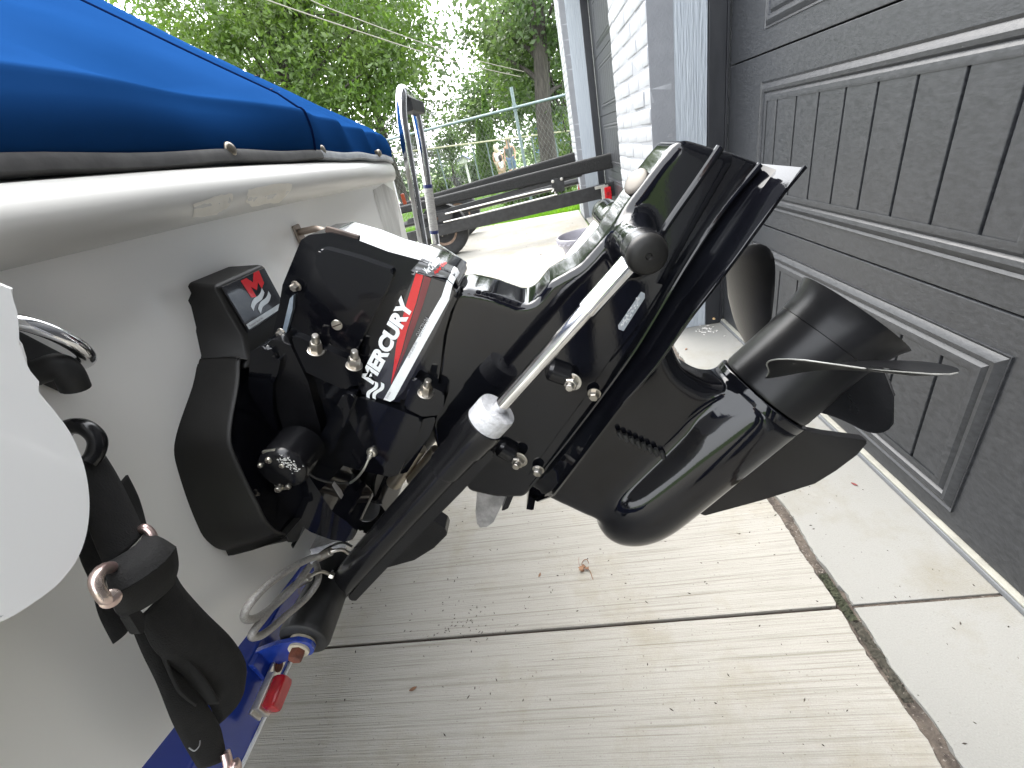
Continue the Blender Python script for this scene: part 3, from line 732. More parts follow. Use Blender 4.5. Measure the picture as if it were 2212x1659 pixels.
# --- gimbal housing: the matte shroud bolted to the transom
outer = [(470, 768), (425, 768), (416, 776), (415, 790), (408, 836), (387, 906), (377, 950), (377, 983), (388, 1020), (405, 1065), (420, 1100), (434, 1129), (450, 1157), (476, 1181), (499, 1188), (520, 1188)]
oy_ = [(ox(u, v, -.425).y, ox(u, v, -.425).z) for u, v in outer]
oy_ = [(y, z) for y, z in oy_] + [(.44, .612), (YC-.02, .600)]
ring = []
for y, z in oy_: ring.append((y, z))
for y, z in oy_[::-1]: ring.append((2*YC-y, z))
ring = crom(ring, 3, True)
def gx(z): return -.372 + .0*z
vs = []; fs = []; N = len(ring)
zc_ = .75
levels = [(-.432, 0.0), (-.425, 0.0), (-.40, .003), (-.378, .007), (-.364, .0095), (-.3605, .0105), (-.3595, .0120), (-.3605, .0135), (-.368, .0145)]
def inset(poly, d):
    out = []; n_ = len(poly)
    for i in range(n_):
        p = Vector(poly[i]); t = Vector(poly[(i+1) % n_]) - Vector(poly[i-1]); t.normalize(); nn = Vector((-t.y, t.x))
        c = Vector((YC, .78)) - p
        if nn.dot(c) < 0: nn = -nn
        # keep a consistent side on the waist
        out.append(p + nn*d)
    return out
A_ = sum(ring[i][0]*ring[(i+1) % N][1]-ring[(i+1) % N][0]*ring[i][1] for i in range(N))
def inset2(poly, d):
    out = []; n_ = len(poly); s = 1 if A_ > 0 else -1
    for i in range(n_):
        t = Vector(poly[(i+1) % n_]) - Vector(poly[i-1])
        if t.length < 1e-7: out.append(Vector(poly[i])); continue
        t.normalize(); out.append(Vector(poly[i]) + Vector((-t.y, t.x))*d*s)
    return out
def gxo(z):  # the rim stands farther out low down
    return 0.0 if z < .70 else -.014*min(1, (z-.70)/.13) - .040*min(1, max(0, (z-.835)/.025))
for x, d in levels:
    for p in inset2(ring, d): vs.append((x + (gxo(p.y) if x > -.42 else 0), p.x, p.y))
for i in range(len(levels)-1):
    for j in range(N): fs.append((i*N+j, i*N+(j+1) % N, i*N+N+(j+1) % N, i*N+N+j))
capv = vs[-N:]
bm = bmesh.new(); VV = [bm.verts.new(v) for v in vs]
for f in fs: bm.faces.new([VV[i] for i in f])
bmobj("gimbal_housing", bm, MATTE, drive, smooth=65)
bm = bmesh.new(); cv = [bm.verts.new(v) for v in capv]; bm.faces.new(cv); bmobj("gimbal_face", bm, GLOSS, drive, smooth=0)
# head cover with the emblem plate, its flanks running down into the waist
yA, yB = .452, .552
def q3(u, v, Y): return oy(u, v, Y)
tA = q3(463, 617, yA); zA = tA.z; xA = tA.x; bA = q3(530, 727, yA)
Bn = [ox(u, v, -.428) for u, v in ((388, 610), (377, 640), (397, 702), (416, 768), (416, 800))]
Rn = [Vector((xA, yA, zA)), Vector(((xA+bA.x)/2, yA, (zA+bA.z)/2)), Vector((bA.x, yA, bA.z)), q3(537, 768, .438), q3(536, 800, .424)]
mir = lambda p: Vector((p.x, yA+yB-p.y, p.z))
rows_ = [Bn, Rn, [mir(p) for p in Rn], [mir(p) for p in Bn]]
bm = bmesh.new(); VR = [[bm.verts.new(p) for p in r_] for r_ in rows_]
for i in range(3):
    for j in range(4): bm.faces.new((VR[i][j], VR[i+1][j], VR[i+1][j+1], VR[i][j+1]))
bm.faces.new([r_[0] for r_ in VR]); bm.faces.new([r_[4] for r_ in VR][::-1])
bmesh.ops.recalc_face_normals(bm, faces=bm.faces)
bmesh.ops.bevel(bm, geom=[e for e in bm.edges if e.is_manifold and e.calc_face_angle(0) > .5], offset=.005, segments=3, profile=.5, clamp_overlap=True, affect='EDGES')
hb = bmobj("head_cover", bm, MATTE, drive, smooth=45)
pu = (Vector((xA, 0, zA)) - Vector((bA.x, 0, bA.z))); pl = pu.length; pu.normalize(); pn = Vector((pu.z, 0, -pu.x))
if pn.x < 0: pn = -pn
o_ = Vector((bA.x, yA, bA.z)) + pn*.0018
wpl = yB - yA
def pl3(a, b, h=0): return o_ + Vector((0, 1, 0))*(a*wpl) + pu*(b*pl) + pn*h
bm = bmesh.new(); f = [bm.verts.new(pl3(a, b)) for a, b in ((.06, .04), (.94, .04), (.94, .94), (.06, .94))]; g_ = [bm.verts.new(pl3(a, b, .0012)) for a, b in ((.075, .055), (.925, .055), (.925, .925), (.075, .925))]
bm.faces.new(g_)
for i in range(4): bm.faces.new((f[i], f[(i+1) % 4], g_[(i+1) % 4], g_[i]))
emb = bmobj("emblem_plate", bm, DECAL, drive, smooth=20)
def epoly(name, pts, m, h=.0017): return mesh(name, [pl3(a, b, h) for a, b in pts], [tuple(range(len(pts)))], m, emb, smooth=0)
epoly("serial_strip", [(.075, .085), (.925, .085), (.925, .185), (.075, .185)], SILV)
text("serial_text", "Transom Serial No.", pl3(.10, .115, .0021), (0, 1, 0), pu, wpl*.30, pl*.035, MATS["dark_joint"], emb, bold=0)
# the M with its two waves
Mpts = [(.40, .55), (.38, .90), (.50, .90), (.57, .78), (.67, .93), (.79, .93), (.76, .68), (.66, .60), (.655, .74), (.56, .62), (.495, .72), (.49, .52)]
epoly("emblem_letter", Mpts, REDP)
def wave(a0, b0):
    up_ = []; dn = []
    for i in range(13):
        t = i/12; a = a0 + .36*t; b = b0 + .20*t + .030*math.sin(t*2*math.pi); up_.append((a, b+.050)); dn.append((a, b-.050))
    return up_ + dn[::-1]
epoly("emblem_wave", wave(.31, .37), SILV); epoly("emblem_wave", wave(.40, .26), SILV)

cyl("shroud_hole", oy(486, 1160, .330), oy(487, 1161, .345), .0035, MATS["dark_joint"], drive, seg=16, bev=0)
# --- bell housing and gimbal ring (dark, deep in between)
P("bell_housing", [(592, 735), (640, 690), (690, 800), (715, 900), (700, 985), (655, 1000), (618, 965), (592, 905), (580, 850), (582, 810)], .45, .070, SATIN, r=.012, bev=.012)
PN("gimbal_ring", [(540, 760), (575, 745), (600, 770), (588, 810), (578, 840), (582, 890), (602, 948), (622, 978), (652, 1000), (640, 1040), (585, 1020), (552, 985), (538, 930), (535, 860)], .415, .62, GLOSS, r=.008, bev=.008)
PN("gimbal_ring_lip", [(598, 775), (606, 778), (600, 806), (588, 836), (589, 888), (608, 946), (627, 976), (620, 982), (598, 950), (580, 890), (579, 836), (590, 800)], .412, .428, GLOSS, r=.003, bev=.003)
# lower arm sweeping round under the bellows
PN("gimbal_arm", [(600, 1050), (650, 1000), (668, 1030), (690, 1062), (718, 1105), (750, 1128), (772, 1150), (757, 1172), (715, 1166), (672, 1150), (640, 1128), (612, 1095), (592, 1070)], .362, .43, GLOSS, r=.010, bev=.009)
PN("gimbal_arm_web", [(612, 1090), (655, 1135), (645, 1165), (630, 1176), (615, 1166), (604, 1122)], .368, .47, GLOSS, r=.006, bev=.006)
PN("steering_bracket", [(690, 1055), (712, 1042), (732, 1066), (742, 1088), (728, 1102), (716, 1094)], .385, .392, mat("bare_bracket", (.28, .27, .25), .5, (.20, .19, .18), 40, metal=.3), r=.004, bev=.0015)
# trim sender: a domed round cap on the pivot, with its small screws
s0 = oy(605, 1020, .352)
lathe("trim_sender", s0 + Vector((0, .05, 0)), (0, -1, 0), [(0, .0285), (.040, .0285), (.046, .027), (.0495, .0235), (.0513, .016), (.052, .006), (.0522, .001)], SATIN, drive, seg=40, smooth=50)
pan = mat("sender_screw", (.70, .67, .60), .3, (.5, .47, .4), 50, metal=.9)
for (u, v, r_) in ((580, 995, .0040), (609, 1006, .0033), (562, 1006, .0028), (600, 1058, .0040), (622, 1052, .0033)):
    c = oy(u, v, .351); sc_ = lathe("sender_screw", c+Vector((0, .012, 0)), (0, -1, 0), [(0, r_), (.012, r_), (.0135, r_*.8), (.014, r_*.3)], pan, drive, seg=14)
    for a in (0.5, 0.5+math.pi/2): box("screw_slot", c+Vector((0, -.0018, 0)), (r_*1.2, .0008, r_*.22), MATS["dark_joint"], sc_, bev=0, rot=Matrix.Rotation(a, 3, 'Y'))
for (u, v) in ((580, 990), (606, 1060)):
    c = oy(u, v, .355); box("sender_clip", c+Vector((.003, .003, .004)), (.016, .004, .010), pan, drive, bev=.001)
# paint flaked off round the sender
bmx = bmesh.new()
for k in range(70):
    a = random.uniform(-.1, 1.15); rr_ = random.gauss(.0225, .0035); c = s0 + Vector((rr_*math.cos(a), -.0005-.006*max(0, (.028-rr_)/.02), rr_*math.sin(a))); s_ = random.uniform(.0004, .0016)
    bmx.faces.new([bmx.verts.new(c+Vector((s_*math.cos(t+k), 0, s_*math.sin(t+k)))) for t in (0, 1.2, 2.6, 4.2)])
o = bmobj("flaked_paint", bmx, mat("flake_white", (.55, .55, .53), .6), drive, wn=False); o['kind'] = 'stuff'
# bellows
def bellows(u0, v0, u1, v1, Y, r, n_, nm):
    a, b = oy(u0, v0, Y), oy(u1, v1, Y); L = (b-a).length; prof = []
    for i in range(n_*8+1):
        t = i/(n_*8); prof.append((t*L, r*(1 + .10*math.cos(t*n_*2*math.pi))))
    lathe(nm, a, b-a, prof, RUBBER, drive, seg=36, smooth=60)
bellows(640, 965, 770, 1040, .50, .058, 5, "drive_bellows"); bellows(705, 1075, 835, 1062, .475, .036, 5, "exhaust_bellows")
lathe("bellows_clamp", oy(738, 1005, .50), oy(770, 1024, .50)-oy(738, 1005, .50), [(0, .063), (.010, .063)], STEEL, drive, seg=36, cap=False)
cyl("hinge_pin", oy(795, 1098, .44), oy(812, 1090, .52), .020, SATIN, drive)
PN("pivot_boss", [(770, 1070), (820, 1085), (842, 1120), (825, 1160), (780, 1150), (752, 1120)], .435, .60, SATIN, r=.012, bev=.006)
cyl("pivot_cap", oy(795, 1098, .428), oy(795, 1098, .436), .017, RUBBER, drive)

# --- upper gear housing
topc = P("upper_gear_housing", [(676, 508), (692, 497), (735, 492), (800, 510), (854, 531), (917, 548), (953, 562), (989, 578), (1000, 598), (984, 650), (968, 705), (960, 770), (951, 840), (946, 897, .003), (913, 903, .003), (834, 872, .004), (770, 848), (739, 847), (711, 834), (651, 805), (624, 760, .003), (612, 716, .004), (630, 640), (637, 600)], .462, .0325, GLOSS, r=.008, bev=.028, seg=8, yc=.4675)
# the raised side panel ahead of the decal and the hollow behind it
PN("side_panel", [(690, 535), (770, 556), (852, 585), (846, 604), (792, 710), (768, 772), (750, 774), (640, 728), (652, 660), (672, 590)], .4285, .45, GLOSS, r=.006, bev=.0035)
PN("decal_rib", [(893, 584), (975, 612), (990, 640), (950, 720), (880, 845), (872, 870), (826, 866), (770, 846), (790, 796), (828, 706)], .4265, .45, GLOSS, r=.006, bev=.005)
PN("stud_boss", [(628, 724), (648, 730), (742, 772), (785, 790), (778, 830), (742, 842), (652, 800)], .4225, .46, GLOSS, r=.006, bev=.006)
PN("stud_boss", [(880, 845), (893, 815), (960, 850), (958, 880), (945, 897), (912, 900), (872, 880)], .4235, .47, GLOSS, r=.004, bev=.004)
# lower halves of the flange: two faces and the rib between
PN("lower_flange", [(748, 850), (834, 875), (912, 906), (905, 935), (860, 1025), (846, 1031), (780, 1017), (722, 1001), (706, 988), (720, 930)], .421, .60, GLOSS, r=.005, bev=.006)
PN("lower_flange", [(651, 809), (711, 838), (738, 850), (718, 905), (690, 950), (672, 935), (640, 900), (626, 880), (634, 842)], .437, .60, GLOSS, r=.006, bev=.008)
PN("flange_rib", [(741, 851), (770, 852), (757, 885), (738, 935), (716, 985), (703, 1006), (681, 1005), (684, 955), (712, 905)], .412, .45, GLOSS, r=.005, bev=.007)
PN("flange_rib", [(912, 906), (944, 899), (930, 940), (880, 1020), (862, 1026)], .428, .60, GLOSS, r=.004, bev=.005)
cyl("pivot_shaft", oy(905, 965, .47), oy(850, 1045, .47), .012, mat("dull_shaft", (.42, .37, .30), .35, metal=.9), drive)
cyl("pivot_shaft", oy(945, 972, .465), oy(890, 1040, .465), .010, MATS["dull_shaft"], drive)
# gasket, anode plate and small bolts on the fore edge
PN("gasket_plate", [(634, 636), (626, 645), (612, 705), (606, 735), (613, 738), (622, 705), (632, 668)], .430, .60, BLUEGREY, r=.003, bev=.002)
for u, v in ((641, 617), (610, 718)):
    hexbolt("housing_bolt", oy(u, v, .432), (-.3, -1, -.2), .0040, .006, STEEL, drive, stud=False)
hexbolt("housing_bolt", oy(604, 762, .43), (-.2, -1, .1), .0058, .007, mat("dark_bolt", (.20, .18, .14), .4, metal=.8), drive, stud=False)
# studs with flange nuts standing up from the joint
nutd = Vector((.50, -.25, .9)).normalized()
for u, v, Y in ((683, 758, .420), (765, 790, .420), (919, 850, .421)):
    hexbolt("flange_nut", oy(u, v, Y), nutd, .0064, .0120, STEEL, drive)
# slotted filler plug
c = oy(728, 702, .4285)
fp = lathe("filler_plug", c + Vector((0, .006, 0)), (0, -1, 0), [(0, .0062), (.0065, .0062), (.0073, .0056), (.0075, .002)], STEEL, drive, seg=28)
box("plug_slot", c+Vector((0, -.0016, 0)), (.0112, .0010, .0014), MATS["dark_joint"], fp, bev=0, rot=Matrix.Rotation(rad(-8), 3, 'Y'))
# earth wire
c = oy(804, 976, .421)
lathe("earth_screw", c+Vector((0, .006, 0)), (0, -1, 0), [(0, .0070), (.008, .0070), (.0105, .0055), (.0115, .002)], pan, drive, seg=18)
tube("earth_wire", [oy(803, 978, .414), oy(797, 990, .412), oy(785, 1015, .408), oy(768, 1035, .41), oy(745, 1050, .42), oy(731, 1056, .43)], .0016, ALU, drive, seg=8)
cyl("wire_lug", oy(801, 981, .4135), oy(796, 991, .4125), .0030, ALU, drive, seg=12)

# --- decals on the housing side
YD = .4262
side = [q3(u, v, YD) for u, v in ((898, 588), (968, 612), (982, 630), (942, 718), (872, 846), (850, 866), (826, 862), (782, 845), (806, 795), (842, 716))]
dec = mesh("brand_decal", [p + Vector((0, -.0004, 0)) for p in side], [tuple(range(len(side)))], DECAL, drive, smooth=0)
def dpoly(name, pts, m, off): 
    return mesh(name, [q3(u, v, YD) + Vector((0, -off, 0)) for u, v in pts], [tuple(range(len(pts)))], m, dec, smooth=0)
dpoly("decal_stripe", [(966, 604), (978, 614), (970, 648), (920, 738), (852, 862), (843, 867), (829, 862), (904, 726), (954, 640)], WHITE, .0010)
dpoly("decal_swoosh", [(899, 590), (915, 594), (899, 655), (880, 712), (868, 758), (855, 800), (845, 830), (850, 795), (856, 748), (864, 706), (880, 650)], REDP, .0010)
dpoly("decal_swoosh", [(917, 595), (932, 600), (912, 664), (892, 719), (874, 764), (858, 802), (847, 829), (857, 800), (870, 759), (882, 713), (901, 656)], DREDP, .0010)
tb0, tb1 = q3(807, 830, YD), q3(899, 655, YD); ex = (tb1-tb0); Lw = ex.length; ex.normalize(); ey = Vector((-ex.z, 0, ex.x))
if ey.dot(BD) < 0: ey = -ey
text("decal_lettering", "MERCURY", tb0 + Vector((0, -.0015, 0)), ex, ey, Lw, .0172, WHITE, dec, bold=.055, shear=.12)
# wave mark below the lettering
for k in range(2):
    b0 = q3(796+13*k, 858+2*k, YD); e2 = ex; W_ = []; D_ = []
    for i in range(11):
        t = i/10; p = b0 + ex*(.026*t) + ey*(.0022*math.sin(t*6.28)); W_.append(p+ey*.0021); D_.append(p-ey*.0021)
    mesh("decal_wave", [p+Vector((0, -.0013, 0)) for p in W_+D_[::-1]], [tuple(range(len(W_)*2))], WHITE, dec, smooth=0)
s0_, s1_ = q3(862, 792, YD), q3(937, 660, YD)
def dtext(nm, s, u0, v0, u1, v1, h, m, off=.0016, bold=0.):
    a, b = q3(u0, v0, YD), q3(u1, v1, YD); e = (b-a); l = e.length; e.normalize(); n_ = Vector((-e.z, 0, e.x))
    if n_.dot(BD) < 0: n_ = -n_
    text(nm, s, a+Vector((0, -off, 0)), e, n_, l, h, m, dec, bold=bold)
dtext("serial_lettering", "Drive Serial No.", 885, 772, 903, 738, .0035, PRINTG); dtext("serial_lettering", "OM479194", 908, 728, 930, 688, .0055, PRINTG)
dtext("serial_lettering", "Drive Ratio", 838, 860, 846, 846, .003, PRINTG)
# decal over the crown
CR = Vector((.32, .62, -.72)).normalized()
def crown(name, pts, m, off, par=None, cuts=.008):
    o = flatpoly(name, [oy(u, v, .44) - CR*.03 for u, v in pts], m, par or dec, cuts=cuts)
    wv_ = [Vector(CAM)]
    for v_ in o.data.vertices:
        pass
    return o
def drape(o, tgt, off=.0007):
    """press a print along the local surface normal of the crown"""
    bm = bmesh.new(); bm.from_mesh(tgt.data); t_ = BVHTree.FromBMesh(bm); bm.free()
    for v in o.data.vertices:
        h = t_.find_nearest(v.co)
        if h[0] is not None:
            n_ = h[1]; v.co = h[0] + (n_ if n_.dot(v.co-h[0]) >= 0 or n_.y < 0 else -n_)*off
    o.data.update()
def surf(u, v, tgt=topc):
    bm = bmesh.new(); bm.from_mesh(tgt.data); t_ = BVHTree.FromBMesh(bm); bm.free()
    r_ = Vector(ray(u, v)).normalized(); h = t_.ray_cast(Vector(CAM), r_); return (h[0], h[1]) if h[0] is not None else (oy(u, v, .44), Vector((0, -1, 0)))
rib_ = [o for o in drive.children if o.name.startswith("decal_rib")][0]
bmu = bmesh.new(); bmu.from_mesh(topc.data); bmu.from_mesh(rib_.data); SKINB = BVHTree.FromBMesh(bmu); bmu.free()
def press(o, off):
    """settle a print, laid out on a survey plane, onto the housing skin"""
    for v in o.data.vertices:
        d_ = (v.co - Vector(CAM)).normalized(); h = SKINB.ray_cast(Vector(CAM), d_)
        if h[0] is not None: v.co = h[0] + (h[1] if h[1].dot(d_) < 0 else -h[1])*off
    o.data.update()
def skinpoly(nm, pts, m, off):
    o = flatpoly(nm, [oy(u, v, .44) for u, v in pts], m, dec, cuts=.004); press(o, off); return o
skinpoly("crown_decal", [(888, 584), (916, 553), (950, 565), (980, 577), (966, 603), (930, 597), (896, 588)], DECALG, .0008)
skinpoly("decal_stripe", [(966, 605), (980, 577), (987, 581), (991, 590), (978, 615)], WHITE, .0010)
def skintext(nm, s_, u0, v0, u1, v1, hx, hy, m, off, bold):
    a_, b_, c_ = oy(u0, v0, .44), oy(u1, v1, .44), oy(u0+hx, v0+hy, .44); e_, f_ = b_-a_, c_-a_
    o = text(nm, s_, a_, e_, f_, e_.length, f_.length, m, dec, bold=bold, fine=.004); press(o, off)
skintext("decal_lettering", "MerCruiser", 922, 594, 953, 567, -9, -13, WHITE, .0013, .03)
skintext("decal_lettering", "Alpha One", 942, 594, 966, 573, -6, -8, mat("bright_red_print", (.65, .02, .02), .3), .0013, .03)
box("vent_slot", surf(741, 506)[0] + Vector((0, 0, .0005)), (.034, .006, .006), MATS["dark_joint"], drive, bev=.001, rot=Matrix.Rotation(rad(28), 3, 'Y'))

# --- driveshaft housing with the exhaust boss behind
dsh = P("driveshaft_housing", [(985, 612), (1020, 613), (1070, 624), (1115, 641), (1140, 647), (1160, 634), (1188, 598), (1251, 562), (1300, 506), (1338, 447), (1393, 374), (1440, 314), (1455, 303), (1472, 303), (1532, 321), (1574, 330), (1560, 360), (1480, 500), (1400, 650), (1345, 760), (1262, 880), (1190, 975), (1135, 1052), (1075, 1052), (1020, 1040), (955, 960), (930, 880), (960, 700)], .465, .034, GLOSS, r=.012, bev=.029, seg=7, yc=.476)
# rib 1: the bead along the housing joint, and the channel behind it
def rodline(nm, pts, Y, r, m): return tube(nm, [oy(u, v, Y) for u, v in pts], r, m, drive, seg=10, n=4)
rodline("joint_bead", [(1556, 318), (1500, 400), (1430, 502), (1385, 590)], .443, .0040, GLOSS)
rodline("crest_bead", [(1642, 355), (1552, 466), (1480, 576), (1405, 703), (1357, 778), (1274, 891), (1200, 985), (1145, 1050)], .4440, .0030, GLOSS)
PN("leg_flank", [(1562, 323), (1641, 352), (1579, 428), (1480, 576), (1405, 703), (1357, 778), (1274, 891), (1200, 985), (1141, 1053), (1128, 1045), (1190, 960), (1300, 800), (1388, 592), (1432, 503), (1502, 401)], .4455, .53, GLOSS, r=0, bev=.003, seg=2)
# the side rail that carries the bolts
PN("side_rail", [(1352, 584), (1400, 590), (1432, 600), (1428, 640), (1402, 692), (1330, 800), (1232, 930), (1160, 1030), (1130, 1040), (1112, 1000), (1172, 880), (1265, 715)], .442, .60, GLOSS, r=.010, bev=.007, seg=4)
# slots cut for the bolts with their ears
for u, v, u2, v2 in ((1190, 799, 1226, 812), (1082, 966, 1108, 980)):
    a, b = oy(u, v, .4385), oy(u2, v2, .4385)
    bm = bmesh.new(); tube_bm(bm, [a + (b-a).normalized()*-.004, a, b, b+(b-a).normalized()*.004], [.009, .0125, .0125, .009], 18); bmobj("bolt_pocket", bm, SATIN, drive)
bdir = (-AD*.2 + NY + BD*.25).normalized()
for u, v in ((1236, 824), (1122, 992)): hexbolt("rail_bolt", oy(u, v, .432), bdir, .0078, .008, STEEL, drive, stud=True)
for u, v in ((1284, 850), (1163, 1014)): hexbolt("rail_nut", oy(u, v, .436), (-AD*.3 + NY + BD*.1), .0056, .0075, STEEL, drive, stud=False)
# worn silver tag
tg_ = [q3(u, v, .4415) for u, v in ((1385, 630), (1393, 634), (1393, 644), (1347, 715), (1336, 711), (1335, 703))]
tagp = mesh("wear_tag", tg_ , [tuple(range(6))], TAGM, drive, smooth=0)
a, b = q3(1345, 706, .4409), q3(1387, 640, .4409); e = b-a; l = e.length; e.normalize(); n_ = Vector((-e.z, 0, e.x)); n_ = n_ if n_.dot(BD) > 0 else -n_
bmx = bmesh.new()
for k in range(70):
    c = a + e*random.uniform(0, l) + n_*random.uniform(-.0015, .0045); s_ = random.uniform(.0004, .0011)
    bmx.faces.new([bmx.verts.new(c+e*dx*s_+n_*dz*s_*.7+Vector((0, -.0002, 0))) for dx, dz in ((-1, -1), (1, -1), (1, 1), (-1, 1))])
bmobj("worn_print", bmx, WHITE, tagp, smooth=0)
# recess and aft bulge round the trim-cylinder pin
y1_ = prism("pin_boss", xz([(1318, 520), (1345, 470), (1375, 452), (1402, 470), (1415, 520), (1400, 575), (1365, 600), (1335, 580)], .44), .432, 2*YC-.432, GLOSS, drive, r=.020, bev=.012, seg=5)
y2_ = lathe("pin_yoke", Vector((oy(1388, 540, .385).x, .405, oy(1388, 540, .385).z)), (0, 1, 0), [(0, .019), (.17, .019)], GLOSS, drive, seg=30)
casting("driveshaft_housing", [dsh, y1_, y2_], GLOSS, .0032, 9)
# oval plug on the fore edge of the fin
c = oy(1372, 392, .462); lathe("oval_plug", c - BD*.004, BD + NY*.45, [(0, .013), (.005, .013), (.0065, .0115), (.0072, .008), (.0075, .002)], mat("champagne_plug", (.10, .088, .072), .5, (.08, .07, .06), 20, metal=.3), drive, seg=28)
c = oy(1442, 372, .4545); lathe("round_mark", c+Vector((0, .004, 0)), (0, -1, 0), [(0, .0105), (.0045, .0105), (.0050, .0095), (.0046, .0085), (.0045, .001)], GLOSS, drive, seg=24)

# --- anti-ventilation plate, flaring out on both sides
def flare():
    K = [(1740, 357), (1693, 413), (1640, 487), (1584, 564), (1492, 683), (1417, 790), (1347, 870), (1271, 970), (1194, 1070), (1160, 1084), (1141, 1068)]
    Ck = [(1643, 354), (1600, 398), (1552, 466), (1500, 545), (1420, 676), (1357, 778), (1290, 868), (1222, 958), (1160, 1035), (1145, 1050), (1138, 1060)]
    ye = [.392, .390, .390, .391, .394, .398, .404, .414, .430, .455, .50]; yr = [.452]*8 + [.455, .48, .51]
    rows = []
    for (ku, kv), (cu_, cv), y1, y0 in zip(K, Ck, ye, yr):
        k3 = oy(ku, kv, y1); c3 = oy(cu_, cv, y0); row = [c3]
        for t in (.25, .5, .75): 
            p = c3.lerp(k3, t); row.append(p - BD*(.012*math.sin(math.pi*t)))
        row.append(k3)
        u3 = k3 - BD*.0035; row.append(u3 + Vector((0, .0015, 0)))
        row.append(Vector((k3.x, YC, k3.z)) - BD*.004 - AD*.0)
        full = row + [Vector((p.x, 2*YC-p.y, p.z)) for p in row[:-1][::-1]]
        rows.append(full)
    vs = [p for r_ in rows for p in r_]; n_ = len(rows[0]); fs = []
    for i in range(len(rows)-1):
        for j in range(n_): fs.append((i*n_+j, i*n_+(j+1) % n_, (i+1)*n_+(j+1) % n_, (i+1)*n_+j))
    fs.append(tuple(range(n_))); fs.append(tuple((len(rows)-1)*n_+j for j in range(n_)))
    bm = bmesh.new(); VV = [bm.verts.new(v) for v in vs]
    for f in fs: bm.faces.new([VV[i] for i in f])
    return bmobj("anti_ventilation_plate", bm, GLOSS, drive, smooth=32, wn=False)
flare()
rodline("plate_edge", [(1738, 359), (1640, 487), (1584, 564), (1492, 683), (1417, 790), (1347, 870)], .3925, .0013, GLOSS)

# --- gearcase: strut, torpedo, skeg
rc = (oy(1568, 796, YC) + oy(1723, 901, YC))*.5; RR = (oy(1568, 796, YC) - oy(1723, 901, YC)).length/2*.985
strut = prism("gearcase_strut", xz([(1150, 1050), (1194, 1071), (1230, 1089), (1267, 1106), (1304, 1119), (1351, 1139), (1420, 1140), (1560, 1000), (1640, 860), (1600, 838), (1547, 825, .02), (1526, 824, .03), (1472, 792, .03), (1458, 762), (1449, 741), (1440, 700), (1300, 860)], .475), YC-.030, YC+.030, GLOSS, drive, r=.012, bev=.024, seg=6)
LT = .325
prof = []
for i in range(26):
    t = i/25; s_ = LT*t
    prof.append((s_, RR*(1-(1-min(1, t/.36))**2.3)**.56 if t < .36 else RR))
prof = [(0, .0008)] + prof[1:]
tdir = AD.copy()
fil = prism("strut_fillet", xz([(1330, 1125), (1500, 905), (1580, 838), (1640, 860), (1600, 960), (1440, 1130)], .47), YC-.046, YC+.046, GLOSS, drive, r=.02, bev=.034, seg=6)
torp = lathe("gearcase_torpedo", rc - tdir*LT, tdir, prof, GLOSS, drive, seg=48, smooth=50)
casting("gearcase", [strut, fil, torp], GLOSS, .0036, 75)
lathe("gearcase_rim", rc - tdir*.012, tdir, [(0, RR*.94), (.002, RR*.985), (.012, RR*.99), (.0135, RR*.975), (.0138, RR*.88)], GLOSS, drive, seg=56, smooth=40)
prism("skeg", xz([(1500, 1100), (1640, 985), (1713, 921), (1780, 934), (1870, 946, .002), (1845, 976), (1800, 1010), (1755, 1038), (1641, 1074), (1520, 1107)], YC), YC-.0065, YC+.0065, SATIN, drive, r=.004, bev=.004, seg=4)
# water intake slots
for k in range(8):
    u, v = 1336 + 13.2*k, 932 + 6.2*k
    c = oy(u, v, YC-.037); 
    bm = bmesh.new(); dd = (-AD*.55-BD*.85).normalized()
    tube_bm(bm, [c, c + dd*.006, c+dd*.013], [.0030, .0034, .0022], 10); bmobj("intake_slot", bm, RUBBER, drive)
# casting seam on the strut
# anode ahead of the plate and the fin below the cylinder
PN("trim_anode", [(1034, 1020), (1054, 1012), (1085, 1040), (1098, 1062), (1080, 1100), (1066, 1128), (1045, 1143), (1031, 1136), (1027, 1106)], .455, .475, GREYZN, r=.006, bev=.004)
PN("plate_nose", [(1052, 1010), (1078, 960), (1130, 1000), (1140, 1040), (1110, 1070), (1098, 1098), (1082, 1106), (1100, 1060), (1078, 1040)], .445, .595, GLOSS, r=.005, bev=.005)
PN("gimbal_lower_plate", [(800, 1235), (840, 1180), (905, 1128), (934, 1123), (962, 1142), (967, 1154), (937, 1184), (895, 1210), (841, 1225)], .53, .56, SATIN, r=.010, bev=.003)
PN("drain_spout", [(540, 1186), (580, 1181), (640, 1176), (625, 1196), (595, 1208), (582, 1222), (562, 1226), (550, 1216)], .40, .44, SATIN, r=.006, bev=.004)

# --- propeller
ha = AD; hub0 = rc + AD*.0015; hub_end = oy(1826, 660, YC); HL = (hub_end-hub0).dot(AD)
pr = bpy.data.objects.new("propeller", None); COL.objects.link(pr); pr.parent = drive; pr.matrix_parent_inverse = Matrix.Translation(drive.location).inverted(); pr.location = (0, 0, 0)
RH = RR*.93
hp_ = [(0.002, RH*.9), (.002, RH*.985), (.006, RH), (HL*.55, RH*.96), (HL*.70, RH*.965), (HL*.705, RH*.985), (HL*.82, RH*1.00), (HL*.92, RH*1.04), (HL*.985, RH*1.10), (HL, RH*1.115), (HL, RH*1.04), (HL*.9, RH*.93), (HL*.3, RH*.82), (HL*.25, .012), (HL*.12, .012)]
lathe("propeller_hub", hub0, AD, hp_, PROP, pr, seg=56, smooth=40, cap=False)
PITCH, BCZ, BK1, BK2, BRK, BR1, BW, BTH = .5791, .3606, .7296, -.5833, .02605, .1566, .4772, .98344
